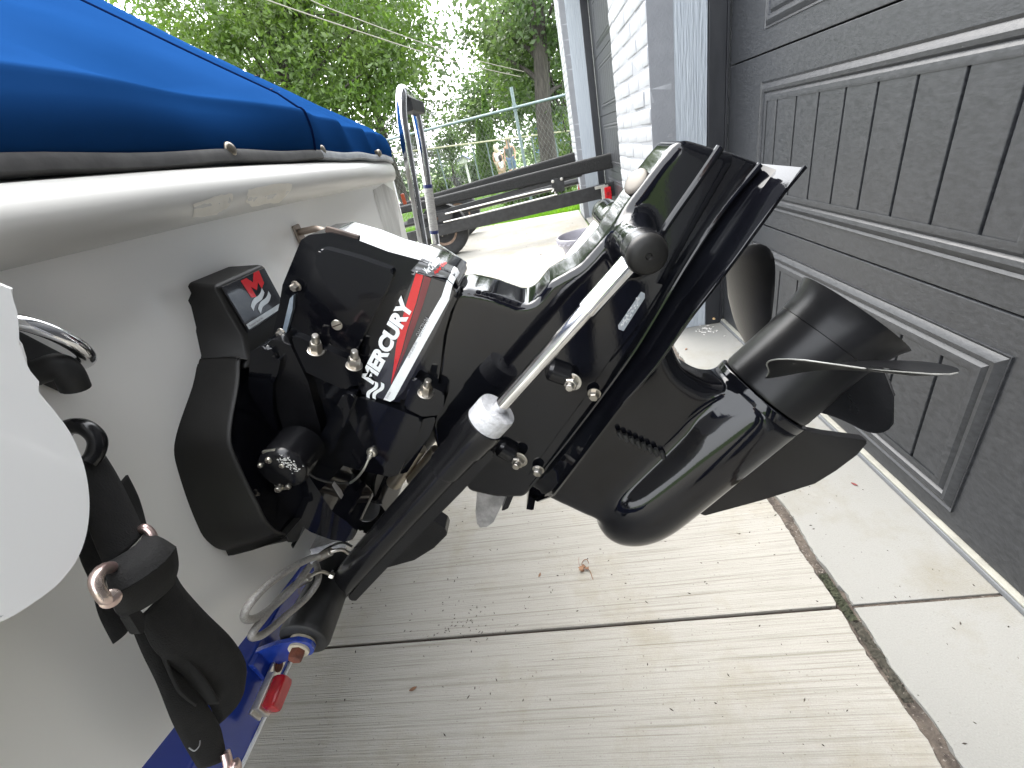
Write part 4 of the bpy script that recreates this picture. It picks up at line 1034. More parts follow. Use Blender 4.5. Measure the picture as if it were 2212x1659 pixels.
def blade(th0):
    R0, R1 = RR*.93, BR1; nr, ns = 16, 22; vs = []; fs = []
    for side_ in (1, -1):
        for i in range(nr+1):
            t = i/nr; r_ = R0 + (R1-R0)*t
            wid = BW*(.62 + .50*math.sin(min(1, t*1.15)*math.pi*.55)) * (math.sqrt(max(0, 1-max(0, (t-.45)/.55)**2.4)))
            wid = max(.01, wid)
            for j in range(ns+1):
                s_ = j/ns*2-1; dth = wid*s_ + BK1*t + BK2*t*t
                thk = .0035*(1-t*.75)*(1-s_*s_)**.6*side_ + .0004*side_
                th = th0 + dth; ax = BCZ*HL + PITCH/(2*math.pi)*dth + BRK*t + thk
                rd = BD*math.cos(th) + NY*math.sin(th)
                # a touch of cup on the trailing edge
                ax += .003*max(0, s_-.75)/.25*t
                vs.append(hub0 + AD*ax + rd*r_)
    q = (nr+1)*(ns+1)
    for i in range(nr):
        for j in range(ns):
            a = i*(ns+1)+j; fs.append((a, a+1, a+ns+2, a+ns+1)); fs.append((q+a, q+a+ns+1, q+a+ns+2, q+a+1))
    for j in range(ns):
        a = nr*(ns+1)+j; fs.append((a, a+1, q+a+1, q+a))
    for i in range(nr):
        a = i*(ns+1); fs.append((a, a+ns+1, q+a+ns+1, q+a)); a += ns; fs.append((a, q+a, q+a+ns+1, a+ns+1))
    bm = bmesh.new(); VV = [bm.verts.new(v) for v in vs]
    for f in fs: bm.faces.new([VV[i] for i in f])
    return bmobj("propeller_blade", bm, PROP, pr, smooth=50, wn=False)
for k in range(3): blade(BTH + k*2*math.pi/3)
def bedge(th0, s_, i0, i1, nr=16):
    pts = []; R0 = RR*.93
    for i in range(i0, i1+1):
        t = i/nr; r_ = R0+(BR1-R0)*t
        wid = max(.01, BW*(.62 + .50*math.sin(min(1, t*1.15)*math.pi*.55)) * (math.sqrt(max(0, 1-max(0, (t-.45)/.55)**2.4))))
        dth = wid*s_ + BK1*t + BK2*t*t; th = th0+dth; ax = BCZ*HL + PITCH/(2*math.pi)*dth + BRK*t + (.003*t if s_ > 0 else 0)
        pts.append(hub0 + AD*ax + (BD*math.cos(th)+NY*math.sin(th))*r_)
    return pts
chip = mat("bare_metal_chip", (.28, .28, .26), .5, (.36, .355, .33), 60, metal=.4)

tube("worn_edge", bedge(BTH, -1, 1, 16)+bedge(BTH, 1, 13, 15)[::-1], .0008, chip, pr, raw=True, seg=6)
hb_ = BVHTree.FromPolygons([v.co for v in pr.children[0].data.vertices], [tuple(p.vertices) for p in pr.children[0].data.polygons])
def chipat(pts):
    vs_ = []
    for u, v in pts:
        r_ = Vector(ray(u, v)).normalized(); h = hb_.ray_cast(Vector(CAM), r_)
        if h[0] is None: return
        vs_.append(h[0] - r_*.0006)
    mesh("paint_chip", vs_, [tuple(range(len(vs_)))], chip, pr, smooth=0)
chipat([(1730, 612), (1738, 614), (1733, 632), (1724, 640), (1718, 634)]); chipat([(1842, 668), (1850, 672), (1838, 690), (1824, 704), (1820, 696), (1830, 682)]); chipat([(1822, 708), (1834, 704), (1832, 712), (1824, 714)])
# --- trim cylinders, one each side
def trim(yc_, near):
    sgn = -1 if near else 1
    a, b = oy(722, 1292, .385), oy(1047, 918, .385); tip = oy(1388, 540, .385)
    sh = Vector((0, yc_-.385, 0)); a, b, tip = a+sh, b+sh, tip+sh
    d = (tip-b).normalized(); a = b - d*(b-a).length
    cyl("cylinder_barrel", a + d*.02, b - d*.012, .0205, SATIN, drive, seg=36, bev=.003)
    lathe("barrel_end", a-d*.010, d, [(0, .010), (.003, .016), (.008, .0188), (.03, .0205), (.05, .0205)], MATTE, drive, seg=32)
    lathe("gland_sleeve", b - d*.085, d, [(0, .0205), (.006, .0222), (.045, .0226), (.050, .0250), (.072, .0250), (.075, .0256), (.086, .0250), (.087, .022)], SATIN, drive, seg=36)
    lathe("cylinder_anode", b - d*.001, d, [(0, .0232), (.022, .0232), (.026, .0222), (.0265, .010)], ZINC, drive, seg=36)
    cyl("cylinder_rod", b, tip - d*.030, .0082, CHROME, drive, seg=32, bev=0)
    cyl("rod_end", tip - d*.072, tip - d*.012, .0098, CHROME, drive, seg=32, bev=.001)
    lathe("rod_eye", Vector((tip.x, yc_-sgn*.022, tip.z)), (0, sgn, 0), [(0, .0165), (.003, .0180), (.040, .0180), (.043, .0165)], SATIN, drive, seg=32)
    lathe("pin_cap", Vector((tip.x, yc_-sgn*.000, tip.z)), (0, sgn, 0), [(0, .0178), (.012, .0178), (.020, .0175), (.0240, .0165), (.0262, .014), (.0275, .009), (.0278, .003), (.0265, .0022), (.0265, .0005)], MATTE, drive, seg=44, smooth=50)
    lathe("pin_collar", Vector((tip.x, yc_-sgn*.046, tip.z)), (0, sgn, 0), [(0, .0175), (.003, .0184), (.042, .0186), (.045, .0176)], GLOSS, drive, seg=40)
    cyl("lower_pivot", Vector((a.x, yc_-.02, a.z)), Vector((a.x, yc_+.02, a.z)), .018, MATTE, drive)
    return a, d
ta, td = trim(.388, True); trim(2*YC-.388, False)
# trapezoid side flank under the near barrel and the hose guard
PN("cylinder_flank", [(1036, 985), (1060, 968), (1068, 984), (1000, 1060), (862, 1200), (766, 1301), (750, 1292), (830, 1200), (960, 1060)], .378, .402, SATIN, r=.004, bev=.003)
# --- hydraulic hoses: two braided loops
def hose(pts, r=.0042):
    return tube("hydraulic_hose", pts, r, HOSE, drive, seg=14, n=8)
h1 = [(700, 1201, .365), (672, 1206, .345), (628, 1228, .315), (580, 1262, .28), (545, 1298, .255), (528, 1325, .246), (535, 1338, .248), (560, 1332, .262), (600, 1302, .29), (640, 1262, .32), (670, 1222, .35)]
h2 = [(656, 1252, .345), (635, 1265, .33), (600, 1298, .295), (566, 1340, .26), (545, 1368, .244), (550, 1376, .245), (575, 1366, .258), (620, 1328, .29), (665, 1288, .325), (688, 1250, .35), (682, 1216, .375)]
hose([oy(*p) for p in h1]); hose([oy(*p) for p in h2])
for (u0, v0, u1, v1, Y) in ((688, 1205, 716, 1191, .36), (640, 1263, 670, 1246, .338)):
    cyl("hose_ferrule", oy(u0, v0, Y), oy(u1, v1, Y), .0054, STEEL, drive, seg=20)
tube("hose_pipe", [oy(716, 1192, .36), oy(730, 1188, .364), oy(742, 1188, .368), oy(752, 1195, .372)], .0024, STEEL, drive)
tube("hose_pipe", [oy(668, 1247, .338), oy(682, 1238, .346), (oy(696, 1235, .354)), oy(712, 1241, .362)], .0022, STEEL, drive)
hexbolt("pipe_nut", oy(712, 1241, .362), oy(720, 1244, .362)-oy(712, 1241, .362), .0042, .006, STEEL, drive, stud=False, washer=False)
tube("sensor_wire", [oy(690, 1196, .40), oy(715, 1180, .40), oy(740, 1172, .40), oy(760, 1180, .395)], .0016, RUBBER, drive)
tube("sensor_wire", [oy(720, 1230, .385), oy(708, 1265, .375), oy(700, 1298, .365)], .0016, RUBBER, drive)
PN("anode_block", [(655, 1190), (700, 1178), (738, 1166), (748, 1180), (726, 1212), (690, 1230), (668, 1215)], .425, .47, ZINC, r=.006, bev=.004)
PN("anode_block", [(600, 1196), (640, 1180), (662, 1200), (652, 1232), (630, 1224), (610, 1210)], .435, .46, ZINC, r=.006, bev=.004)
# ================================================================== TIE-DOWN STRAP
strap = thing("tie_down_strap", "black webbing tie-down strap with ratchet buckle hooked to the transom eye", "strap", (-.38, .22, .5))
def L3(pts): return [ox(u, v, X) for u, v, X in pts]
tube("coated_hook", L3([(135, 935, -.405), (150, 922, -.39), (180, 922, -.378), (203, 938, -.372), (211, 958, -.370), (203, 985, -.372), (190, 1000, -.374)]), .0062, SATIN, strap, seg=16, n=6)
tube("hook_end", L3([(70, 808, -.40), (98, 798, -.388), (128, 790, -.380), (148, 806, -.378), (163, 838, -.382)]), .0095, RUBBER, strap, seg=18, n=5)
ribbon("upper_webbing", L3([(172, 995, -.376), (170, 1060, -.374), (195, 1150, -.370), (226, 1225, -.366)]), L3([(221, 980, -.376), (252, 1030, -.374), (287, 1100, -.370), (310, 1150, -.366)]), .0025, WEB, strap, bow=.004)
ribbon("upper_webbing", L3([(258, 1045, -.386), (285, 1100, -.384), (298, 1150, -.38)]), L3([(274, 1026, -.386), (300, 1080, -.384), (318, 1148, -.38)]), .0025, WEB, strap)
ribbon("loose_end", L3([(166, 1050, -.395), (161, 1120, -.392), (172, 1200, -.388), (196, 1260, -.384), (214, 1330, -.380), (244, 1391, -.376)]), L3([(215, 1070, -.395), (215, 1150, -.392), (228, 1220, -.390), (250, 1265, -.386), (262, 1320, -.382), (280, 1352, -.378)]), .0022, WEB, strap, bow=.003)
# ratchet: roll of webbing on the spool between two cheeks
ra, rb = ox(245, 1262, -.360), ox(362, 1202, -.360)
cyl("ratchet_spool", ra, rb, .008, STEEL, strap, seg=30, bev=.002)
ribbon("webbing_roll", L3([(224, 1222, -.366), (230, 1252, -.350), (239, 1292, -.343)]), L3([(310, 1149, -.366), (348, 1165, -.349), (378, 1184, -.343)]), .003, WEB, strap, bow=.010)
ribbon("buckle_band", L3([(240, 1290, -.345), (252, 1325, -.352), (272, 1332, -.362)]), L3([(377, 1183, -.345), (382, 1222, -.352), (372, 1262, -.362)]), .003, WEBG, strap, bow=.006)
tube("buckle_loop", L3([(240, 1226, -.350), (224, 1229, -.344), (212, 1240, -.340), (207, 1255, -.338), (213, 1274, -.337), (226, 1292, -.337), (240, 1299, -.338)]), .0042, BRASSY, strap, seg=14, n=6, raw=False)
lathe("buckle_rivet", ox(237, 1292, -.338), (1, -.5, .3), [(0, .0062), (.003, .0062), (.0045, .0045), (.005, .001)], BRASSY, strap, seg=20)
tube("buckle_wire", L3([(300, 1152, -.368), (309, 1140, -.362), (322, 1146, -.358), (331, 1160, -.356), (334, 1174, -.358)]), .0032, BRASSY, strap, seg=10)
box("buckle_pawl", ox(256, 1276, -.350), (.008, .013, .008), STEEL, strap, bev=.002)
PBUCK = [(268, 1325), (296, 1318), (306, 1330), (304, 1368), (296, 1370)]
prism("buckle_handle", [(ox(u, v, -.360).y, ox(u, v, -.360).z) for u, v in PBUCK], -.366, -.357, WEBG, strap, r=.004, bev=.002, axis='X')
ribbon("lower_webbing", L3([(300, 1335, -.372), (330, 1400, -.376), (372, 1440, -.385), (420, 1480, -.395), (450, 1520, -.405), (470, 1565, -.415)]), L3([(374, 1235, -.372), (392, 1268, -.374), (440, 1322, -.380), (500, 1382, -.390), (529, 1435, -.398), (526, 1490, -.408)]), .0025, WEB, strap, bow=.006)
ribbon("lower_webbing", L3([(280, 1345, -.384), (308, 1415, -.388), (340, 1480, -.393), (372, 1560, -.40), (400, 1615, -.41), (428, 1662, -.42)]), L3([(318, 1345, -.384), (350, 1400, -.388), (392, 1450, -.394), (450, 1530, -.402), (475, 1575, -.41), (488, 1640, -.42)]), .0025, WEB, strap, bow=.003)
ribbon("webbing_fold", L3([(330, 1352, -.378), (356, 1420, -.380), (385, 1490, -.386), (424, 1524, -.395)]), L3([(338, 1330, -.378), (388, 1402, -.380), (440, 1462, -.386), (474, 1518, -.395)]), .0025, mat("inner_webbing", (.008, .008, .008), .9), strap, bow=-.010)  # inner face of the fold, in one flat black
tube("loose_thread", L3([(408, 1615, -.405), (420, 1622, -.400), (430, 1612, -.398), (432, 1600, -.40)]), .0006, MATS["grey_print"], strap, seg=5)
tube("lower_hook", L3([(486, 1625, -.412), (492, 1650, -.41), (486, 1680, -.415)]), .0045, BRASSY, strap, seg=12)
tube("lower_hook", L3([(505, 1656, -.405), (508, 1648, -.404), (512, 1660, -.405), (512, 1690, -.41)]), .0045, BRASSY, strap, seg=12)

# ================================================================== BLUE BOAT TRAILER
tr = thing("boat_trailer", "blue painted boat trailer under the cream hull with a red side lamp", "boat trailer", (-.5, YC, 0))
box("rear_crossmember", (-.510, .52, .4405), (.080, 1.75, .079), BLUEP, tr, bev=.005, seg=3)
box("edge_tape", (-.4685, .36, .4035), (.003, .75, .004), WHITE, tr, bev=0)
for y in (-.32, 1.36): box("side_rail", (-2.4, y, .4405), (3.75, .08, .079), BLUEP, tr, bev=.005)
for y in (-.75, 1.79):
    wl = lathe("wheel", Vector((-1.9, y-.09, .29)), (0, 1, 0), [(0, .16), (0, .27), (.03, .29), (.15, .29), (.18, .27), (.18, .16)], TYRE, tr, seg=40)
    lathe("rim", Vector((-1.9, y-.06, .29)), (0, 1, 0), [(0, .02), (0, .16), (.12, .16), (.12, .02)], ALU, wl, seg=30)
box("axle", (-1.9, .52, .33), (.05, 2.4, .05), BLUEP, tr)
# keel roller with its bracket and bolt
e0 = ox(652, 1388, -.405); e1 = ox(714, 1268, -.405)
rr_ = .0335
yA_, yB_ = e0.y, e0.y + .125
rc0 = Vector((-.402, yA_, e0.z+.003))
lathe("keel_roller", rc0, (0, 1, 0), [(0, .012), (0, rr_-.006), (.002, rr_-.002), (.008, rr_), (.050, rr_*.93), (.090, rr_*.86), (.125, rr_*.83), (.125, .012)], RUBBER, tr, seg=40)
lathe("roller_washer", rc0 + Vector((0, -.0035, 0)), (0, 1, 0), [(0, .017), (.0035, .017)], NYLON, tr, seg=28)
prism("roller_bracket", [(rc0.x+.019, rc0.z-.006), (rc0.x+.020, rc0.z+.010), (rc0.x+.004, rc0.z+.018), (rc0.x-.030, rc0.z+.012), (-.472, .478), (-.472, .440), (rc0.x-.010, rc0.z-.018), (rc0.x+.010, rc0.z-.016)], yA_-.0095, yA_-.0038, BLUEP, tr, r=.010, bev=.001)
box("bracket_gusset", (-.4655, yA_-.016, .458), (.009, .018, .04), BLUEP, tr, bev=.002)
lathe("roller_washer", rc0 + Vector((0, -.0125, 0)), (0, 1, 0), [(0, .0135), (.003, .0135)], NYLON, tr, seg=28)
hexbolt("roller_bolt", rc0 + Vector((0, -.0125, 0)), (0, -1, 0), .0088, .011, RUST, tr, stud=False, washer=False)
# lamp bracket and red side lamp under the beam
m0, m1 = ox(556, 1542, -.452), ox(622, 1392, -.452); dm = (m1-m0); ml = dm.length; dm.normalize()
def mbox(name, a, b, w_, h_, m, off=0, bev=.002, par=tr):
    c = m0 + dm*((a+b)/2) + Vector((off, 0, 0)); up_ = dm.cross(Vector((1, 0, 0))).normalized()
    rot = Matrix((Vector((1, 0, 0)), dm, up_)).transposed()
    return box(name, c, (w_, b-a, h_), m, par, bev=bev, rot=rot)
mbox("lamp_bracket", -.004, ml+.012, .004, .022, ALU, -.002, .001)
lampc = mbox("lamp_base", .000, ml*.52, .010, .026, ALU, .004)
mbox("lamp_lens", .002, ml*.50, .020, .023, REDL, .016, .006)
lathe("bracket_bolt", m0 + dm*(ml*.66) + Vector((-.001, 0, 0)), (1, 0, 0), [(0, .007), (.003, .007), (.005, .004)], RUST, tr, seg=14)

# ================================================================== BLACK BUNK TRAILER BEHIND
YT = 5.15
t2 = thing("bunk_trailer", "empty black boat trailer with carpeted bunks parked in front of the second door", "boat trailer", (-1.4, YT+.7, 0))
def ext(a, b, u_end):  # prolong a line to the left
    t = (u_end-a[0])/(b[0]-a[0]); return (u_end, a[1]+(b[1]-a[1])*t)
def bar(name, ta, tb, ba, bb, Y0, Y1, m, lx=None, bev=.008, **k):
    A, B, Cc, D = [oy(*p, Y0) for p in (ta, tb, bb, ba)]
    pts = [(A.x, A.z), (B.x, B.z), (Cc.x, Cc.z), (D.x, D.z)]
    return prism(name, pts, Y0, Y1, m, t2, r=0, bev=bev, seg=3, **k)
bar("frame_rail", ext((1097, 449), (1336.6, 389.5), 700), (1336.6, 389.5), ext((1097, 479), (1301, 433), 700), (1341, 420), YT, YT+.07, TRBLK, bev=.004)
box("rail_cap", oy(1340, 407, YT)+Vector((.004, .03, 0)), (.015, .07, .07), TRBLK, t2)
bar("bunk", ext((1097, 388), (1326, 330), 700), (1331, 328), ext((1097, 413), (1338, 361), 700), (1340, 360), YT+.02, YT+.16, CARPET, bev=.02)
bar("bunk", ext((1097, 371), (1260, 323), 700), (1266, 322), ext((1097, 392), (1260, 346), 700), (1270, 342), YT+1.05, YT+1.19, CARPET, bev=.025)
bar("bunk_lumber", (962, 436), (1290, 354), (962, 441), (1290, 361), YT+.035, YT+.15, LUMBER, bev=.002)
bar("bunk_channel", (880, 474), (1260, 371), (880, 484), (1257, 381), YT+.05, YT+.13, TRBLK, bev=.003)
bar("bunk_post", (1190, 388), (1218, 382), (1193, 417), (1220, 412), YT+.01, YT+.09, TRBLK, bev=.003)
bar("bunk_post", (944, 461), (976, 455), (948, 480), (978, 472), YT+.01, YT+.09, TRBLK, bev=.003)
for p in ((1194, 392), (1213, 386.5)): lathe("post_bolt", oy(*p, YT+.008), (0, -1, 0), [(0, .017), (.012, .015), (.014, .004)], ALU, t2, seg=14)
tube("brake_line", [oy(u, v, YT-.004) for u, v in ((962, 462), (1100, 428), (1188, 408), (1192, 415))], .010, ALU, t2, seg=8)
tube("brake_line", [oy(u, v, YT-.004) for u, v in ((958, 480), (1050, 458), (1190, 423), (1199, 421), (1199, 414))], .009, ALU, t2, seg=8)
tube("frame_rail", [oy(700, 530, YT+.95), oy(1300, 378, YT+1.0)], .04, TRBLK, t2, seg=8, n=2)
lc = oy(1312, 417, YT-.03)
box("lamp_housing", lc+Vector((-.022, .02, .0)), (.08, .05, .165), ALU, t2, bev=.006)
box("tail_lamp", lc+Vector((.005, -.012, -.004)), (.075, .03, .135), REDL, t2, bev=.008)
lathe("lamp_dot", lc+Vector((.005, -.026, -.004)), (0, -1, 0), [(0, .022), (.003, .020), (.003, .002)], mat("deep_red", (.20, .004, .006), .3), t2, seg=16)
box("lamp_bracket", oy(1296, 404, YT-.02), (.11, .04, .03), ALU, t2, bev=.003)
tube("lamp_wire", [oy(u, v, YT-.01) for u, v in ((1302, 420), (1298, 428), (1306, 436), (1300, 443), (1308, 450))], .008, RUBBER, t2, seg=6)
lc2 = oy(1254, 397, YT+1.0)
box("tail_lamp", lc2, (.05, .06, .17), REDL, t2, bev=.008, rot=Matrix.Rotation(rad(14), 3, 'Y'))
wc = oy(964, 508, YT+.22); wc.z = .30
for yy, nm in ((YT+.10, 1), (YT+1.35, 2)):
    wl = lathe("wheel", Vector((wc.x, yy, .30)), (0, 1, 0), [(.035, .155), (.005, .175), (0, .24), (.015, .285), (.035, .300), (.145, .300), (.165, .285), (.18, .24), (.18, .155)], TYRE, t2, seg=44)
    lathe("wheel_rim", Vector((wc.x, yy+.015, .30)), (0, 1, 0), [(.035, .03), (.03, .07), (.045, .11), (.012, .15), (.0, .172), (.13, .172), (.13, .03)], RIM, wl, seg=32)
    for k in range(5):
        a = k*2*math.pi/5+.4; lathe("wheel_nut", Vector((wc.x+.055*math.cos(a), yy+.040, .30+.055*math.sin(a))), (0, -1, 0), [(0, .012), (.014, .012), (.018, .006)], STEEL, wl, seg=6)
box("axle", (wc.x, YT+.75, .30), (.06, 1.3, .06), TRBLK, t2)

# ================================================================== FLOWER POT
pc = Vector((.255, 3.42, 0))
pot = thing("flower_pot", "round grey plastic flower pot by the brick pier", "flower pot", pc)
lathe("pot_body", pc, (0, 0, 1), [(0, .115), (.01, .125), (.24, .170), (.245, .196), (.250, .200), (.292, .208), (.300, .206), (.302, .198), (.285, .188), (.20, .165), (.19, .02)], POT, pot, seg=56, cap=True)
bm = bmesh.new()
for k in range(28):
    a = 2*math.pi*k/28; pts = []
    for t in np.linspace(-1, 1, 7):
        aa = a + t*math.pi/28; pts.append(pc + Vector((.2085*math.cos(aa), .2085*math.sin(aa), .284 - .020*(1-t*t))))
    tube_bm(bm, pts, .0035, 5)
o = bmobj("rim_scallops", bm, POT, pot)
lathe("pot_soil", pc + Vector((0, 0, .20)), (0, 0, 1), [(0, .165), (.006, .160), (.010, .10), (.012, .002)], POTIN, pot, seg=40)

# ================================================================== FENCE, LAWN, ROAD
YF = 9.2
fz = gz(0, YF)
fence = thing("chain_link_fence", "tall galvanised chain-link fence behind the black trailer", "fence", (0, YF, fz))
r0, r1 = oy(881, 291, YF), oy(1218, 206, YF)
sl_ = (r1.z-r0.z)/(r1.x-r0.x); 
def rz(x): return r0.z + (x-r0.x)*sl_
xl, xr = -9.0, 3.4
tube("top_rail", [Vector((xl, YF, rz(xl))), Vector((xr, YF, rz(xr)))], .024, GALV, fence, seg=10, n=2)
pb = oy(1117, 262, YF); ptop = oy(1103, 188, YF)
for i, x in enumerate((pb.x, pb.x-2.75, pb.x-5.6, pb.x+2.75)):
    tube("fence_post", [Vector((x, YF+.03, fz-.1)), Vector((x, YF+.03, (rz(x)+.32) if i == 0 else rz(x)+.05))], .030 if i == 0 else .024, GALV, fence, seg=12, n=2)
lathe("rail_clamp", Vector((pb.x, YF+.03, rz(pb.x)-.05)), (0, 0, 1), [(0, .042), (.10, .042)], GALV, fence, seg=12)
vs = []; fs = []
def wire(p, q, r_):
    b = len(vs); d = (q-p).normalized(); s_ = Vector((0, 1, 0)).cross(d)*r_; y_ = Vector((0, r_, 0))
    for e in (p, q): vs.extend([e+s_, e+y_, e-s_, e-y_])
    for k in range(4): fs.append((b+k, b+(k+1) % 4, b+4+(k+1) % 4, b+4+k))
stp_ = .075
for i in range(int((xr-xl)/stp_)):
    x = xl + i*stp_
    H_ = rz(x) - fz
    wire(Vector((x, YF, fz)), Vector((x+H_*.62, YF, fz+H_)), .0009); wire(Vector((x, YF+.004, fz)), Vector((x-H_*.62, YF+.004, fz+H_)), .0009)
cm = mesh("chain_mesh", vs, fs, GALVW, fence, smooth=0, kind='stuff')
# the lower fence farther off
YG = 15.0
f2 = thing("low_fence", "lower pale-railed fence farther off along the lawn", "fence", (0, YG, gz(0, YG)))
q0, q1 = oy(922, 322, YG), oy(1215, 284.5, YG)
s2_ = (q1.z-q0.z)/(q1.x-q0.x)
xl2, xr2 = q0.x-6, q1.x+4
tube("fence_rail", [Vector((xl2, YG, q0.z+(xl2-q0.x)*s2_)), Vector((xr2, YG, q0.z+(xr2-q0.x)*s2_))], .022, mat("cream_rail", (.42, .40, .28), .6), f2, seg=8, n=2)
for u in (943, 1018, 1050, 1096, 1148, 1198):
    v = 322 + (u-922)*(284.5-322)/(1215-922); p = oy(u, v, YG)
    tube("fence_post", [Vector((p.x, YG+.02, gz(0, YG)-.1)), p + Vector((0, .02, .03))], .022, GALV, f2, seg=8, n=2)
vs = []; fs = []
for i in range(150):
    x = q0.x - 1 + i*.16; Hh = q0.z - gz(0, YG)
    wire(Vector((x, YG, gz(0, YG))), Vector((x+Hh*.62, YG, gz(0, YG)+Hh)), .0016); wire(Vector((x, YG, gz(0, YG))), Vector((x-Hh*.62, YG, gz(0, YG)+Hh)), .0016)
mesh("chain_mesh", vs, fs, GALVW, f2, smooth=0, kind='stuff')
# pale path and road beyond, laid on the slope
def ground_strip(name, pts, m, dz):
    bm = bmesh.new(); f = bm.faces.new([bm.verts.new((x, y, gz(x, y)+dz)) for x, y in pts]); return bmobj(name, bm, m, None, kind='structure', smooth=0)
def gp(u, v):
    r_ = ray(u, v); t = 1.
    for _ in range(60):
        p = CAM + r_*t; h = p[2]-gz(p[0], p[1])
        t += h/max(.05, -(r_[2]))*.6 if r_[2] < 0 else 5
        if t > 400: break
    return Vector(CAM + r_*t)
def roadrow(uvs): return [tuple(gp(u, v)[:2]) for u, v in uvs]
ground_strip("pale_path", [(-60, 26.0), (6, 23.0), (40, 23.0), (40, 30), (4, 30.0), (-60, 34.0)], ROADM, .012)
ground_strip("road", [(-90, 44), (60, 40), (60, 47), (-90, 52)], ROADM, .016)
# lawn blades along the edge of the drive and under the fence
def grass(name, n_, xr_, yr_, h, m, seedz=gz):
    X = rng.uniform(*xr_, n_); Y = rng.uniform(*yr_, n_); A = rng.uniform(0, 6.283, n_); Hh = h*rng.uniform(.5, 1.3, n_); B = rng.normal(0, .35, n_)
    Z = np.array([seedz(0, y) for y in Y]); w_ = .006
    v = np.zeros((n_, 3, 3)); v[:, 0] = np.stack([X-w_*np.cos(A), Y-w_*np.sin(A), Z], 1); v[:, 1] = np.stack([X+w_*np.cos(A), Y+w_*np.sin(A), Z], 1)
    v[:, 2] = np.stack([X+B*Hh*np.sin(A), Y-B*Hh*np.cos(A), Z+Hh], 1)
    me = bpy.data.meshes.new(name); me.vertices.add(n_*3); me.vertices.foreach_set('co', v.ravel()); me.loops.add(n_*3); me.loops.foreach_set('vertex_index', np.arange(n_*3))
    me.polygons.add(n_); me.polygons.foreach_set('loop_start', np.arange(n_)*3); me.polygons.foreach_set('loop_total', np.full(n_, 3)); me.update(calc_edges=True)
    return link(name, me, m, None, smooth=0, kind='stuff')
GL = leafmat("grass_blade", (.075, .17, .015), (.13, .24, .03), .45, 2.)
grass("lawn_grass", 60000, (-3.2, 1.2), (6.9, 9.6), .05, GL)
grass("lawn_grass", 70000, (-12, 8), (9.6, 24), .06, GL)

# ================================================================== TREES
def leaves(name, pos, size, m, parent=None, droop=.3, kind=None, asp=.5, stuff=False):
    """leaf-shaped faces (two triangles each) at given points"""
    n_ = len(pos); S = size*rng.uniform(.6, 1.35, n_)[:, None]
    d = rng.normal(size=(n_, 3)); d[:, 2] = d[:, 2]*.6 - droop; d /= np.linalg.norm(d, axis=1)[:, None]
    r_ = rng.normal(size=(n_, 3)); s_ = np.cross(d, r_); s_ /= np.linalg.norm(s_, axis=1)[:, None]
    nrm = np.cross(d, s_)
    v = np.stack([pos - d*S*.5, pos + s_*S*asp*.5 + nrm*S*.08, pos + d*S*.5, pos - s_*S*asp*.5 + nrm*S*.08], 1)
    me = bpy.data.meshes.new(name); me.vertices.add(n_*4); me.vertices.foreach_set('co', v.ravel()); me.loops.add(n_*4); me.loops.foreach_set('vertex_index', np.arange(n_*4))
    me.polygons.add(n_); me.polygons.foreach_set('loop_start', np.arange(n_)*4); me.polygons.foreach_set('loop_total', np.full(n_, 4)); me.update(calc_edges=True)
    return link(name, me, m, parent, smooth=0, kind=kind)
def clumps(blobs, nc, npc, spread, flat=.7):
    """leaf positions gathered into sprays through the volume of several ellipsoids"""
    out = []
    vol = np.array([b[1][0]*b[1][1]*b[1][2] for b in blobs]); vol = vol/vol.sum()
    for b, f in zip(blobs, vol):
        k = max(2, int(nc*f)); c = rng.normal(size=(k, 3)); c /= np.linalg.norm(c, axis=1)[:, None]; c *= rng.uniform(.35, 1., k)[:, None]**.5
        c = np.array(b[0]) + c*np.array(b[1])
        sp_ = spread*rng.uniform(.6, 1.4, k)
        p = np.repeat(c, npc, 0) + rng.normal(size=(k*npc, 3))*np.repeat(sp_, npc)[:, None]*np.array([1, 1, flat])
        out.append(p)
    return np.concatenate(out)
def limbs(bm, base, tips, r):
    base = Vector(base)
    for t in tips:
        t = Vector(t); L_ = (t-base).length; m1 = base.lerp(t, .4) + Vector((random.gauss(0, .05*L_), random.gauss(0, .05*L_), .06*L_))
        P_ = crom([base, m1, t], 5); tube_bm(bm, P_, list(np.linspace(r, r*.18, len(P_))), 7)
def tree(name, label, base, top, r, blobs, nc, npc, spread, lsize, lm, group=None, droop=.3, bark=BARK, asp=.5, nl=10, flat=.7):
    t = thing(name, label, "tree", base, group); base = Vector(base); top = Vector(top)
    bm = bmesh.new(); P_ = crom([base - Vector((0, 0, .3)), base + Vector((0, 0, .25)), base.lerp(top, .35) + Vector((random.gauss(0, .06), 0, 0)), base.lerp(top, .7), top], 6)
    R_ = [r*(1.45 if i < 2 else 1)*(1 - .65*i/len(P_)) for i in range(len(P_))]
    tube_bm(bm, P_, R_, 18)
    tips = []
    for i in range(nl):
        b = random.choice(blobs); d = Vector((random.gauss(0, 1), random.gauss(0, 1), random.gauss(0, 1))).normalized()
        tips.append(Vector(b[0]) + Vector((d.x*b[1][0], d.y*b[1][1], d.z*b[1][2]))*.75)
    for tp in tips:
        f = random.uniform(.3, .95); limbs(bm, base.lerp(top, f), [tp], r*.30)
    bmobj("trunk", bm, bark, t, wn=False, smooth=60)
    leaves("crown", clumps(blobs, nc, npc, spread, flat), lsize, lm, t, droop, asp=asp)
    return t
def at(u, v, Y): return tuple(oy(u, v, Y))
def gb_(x, y): return (x, y, gz(x, y))
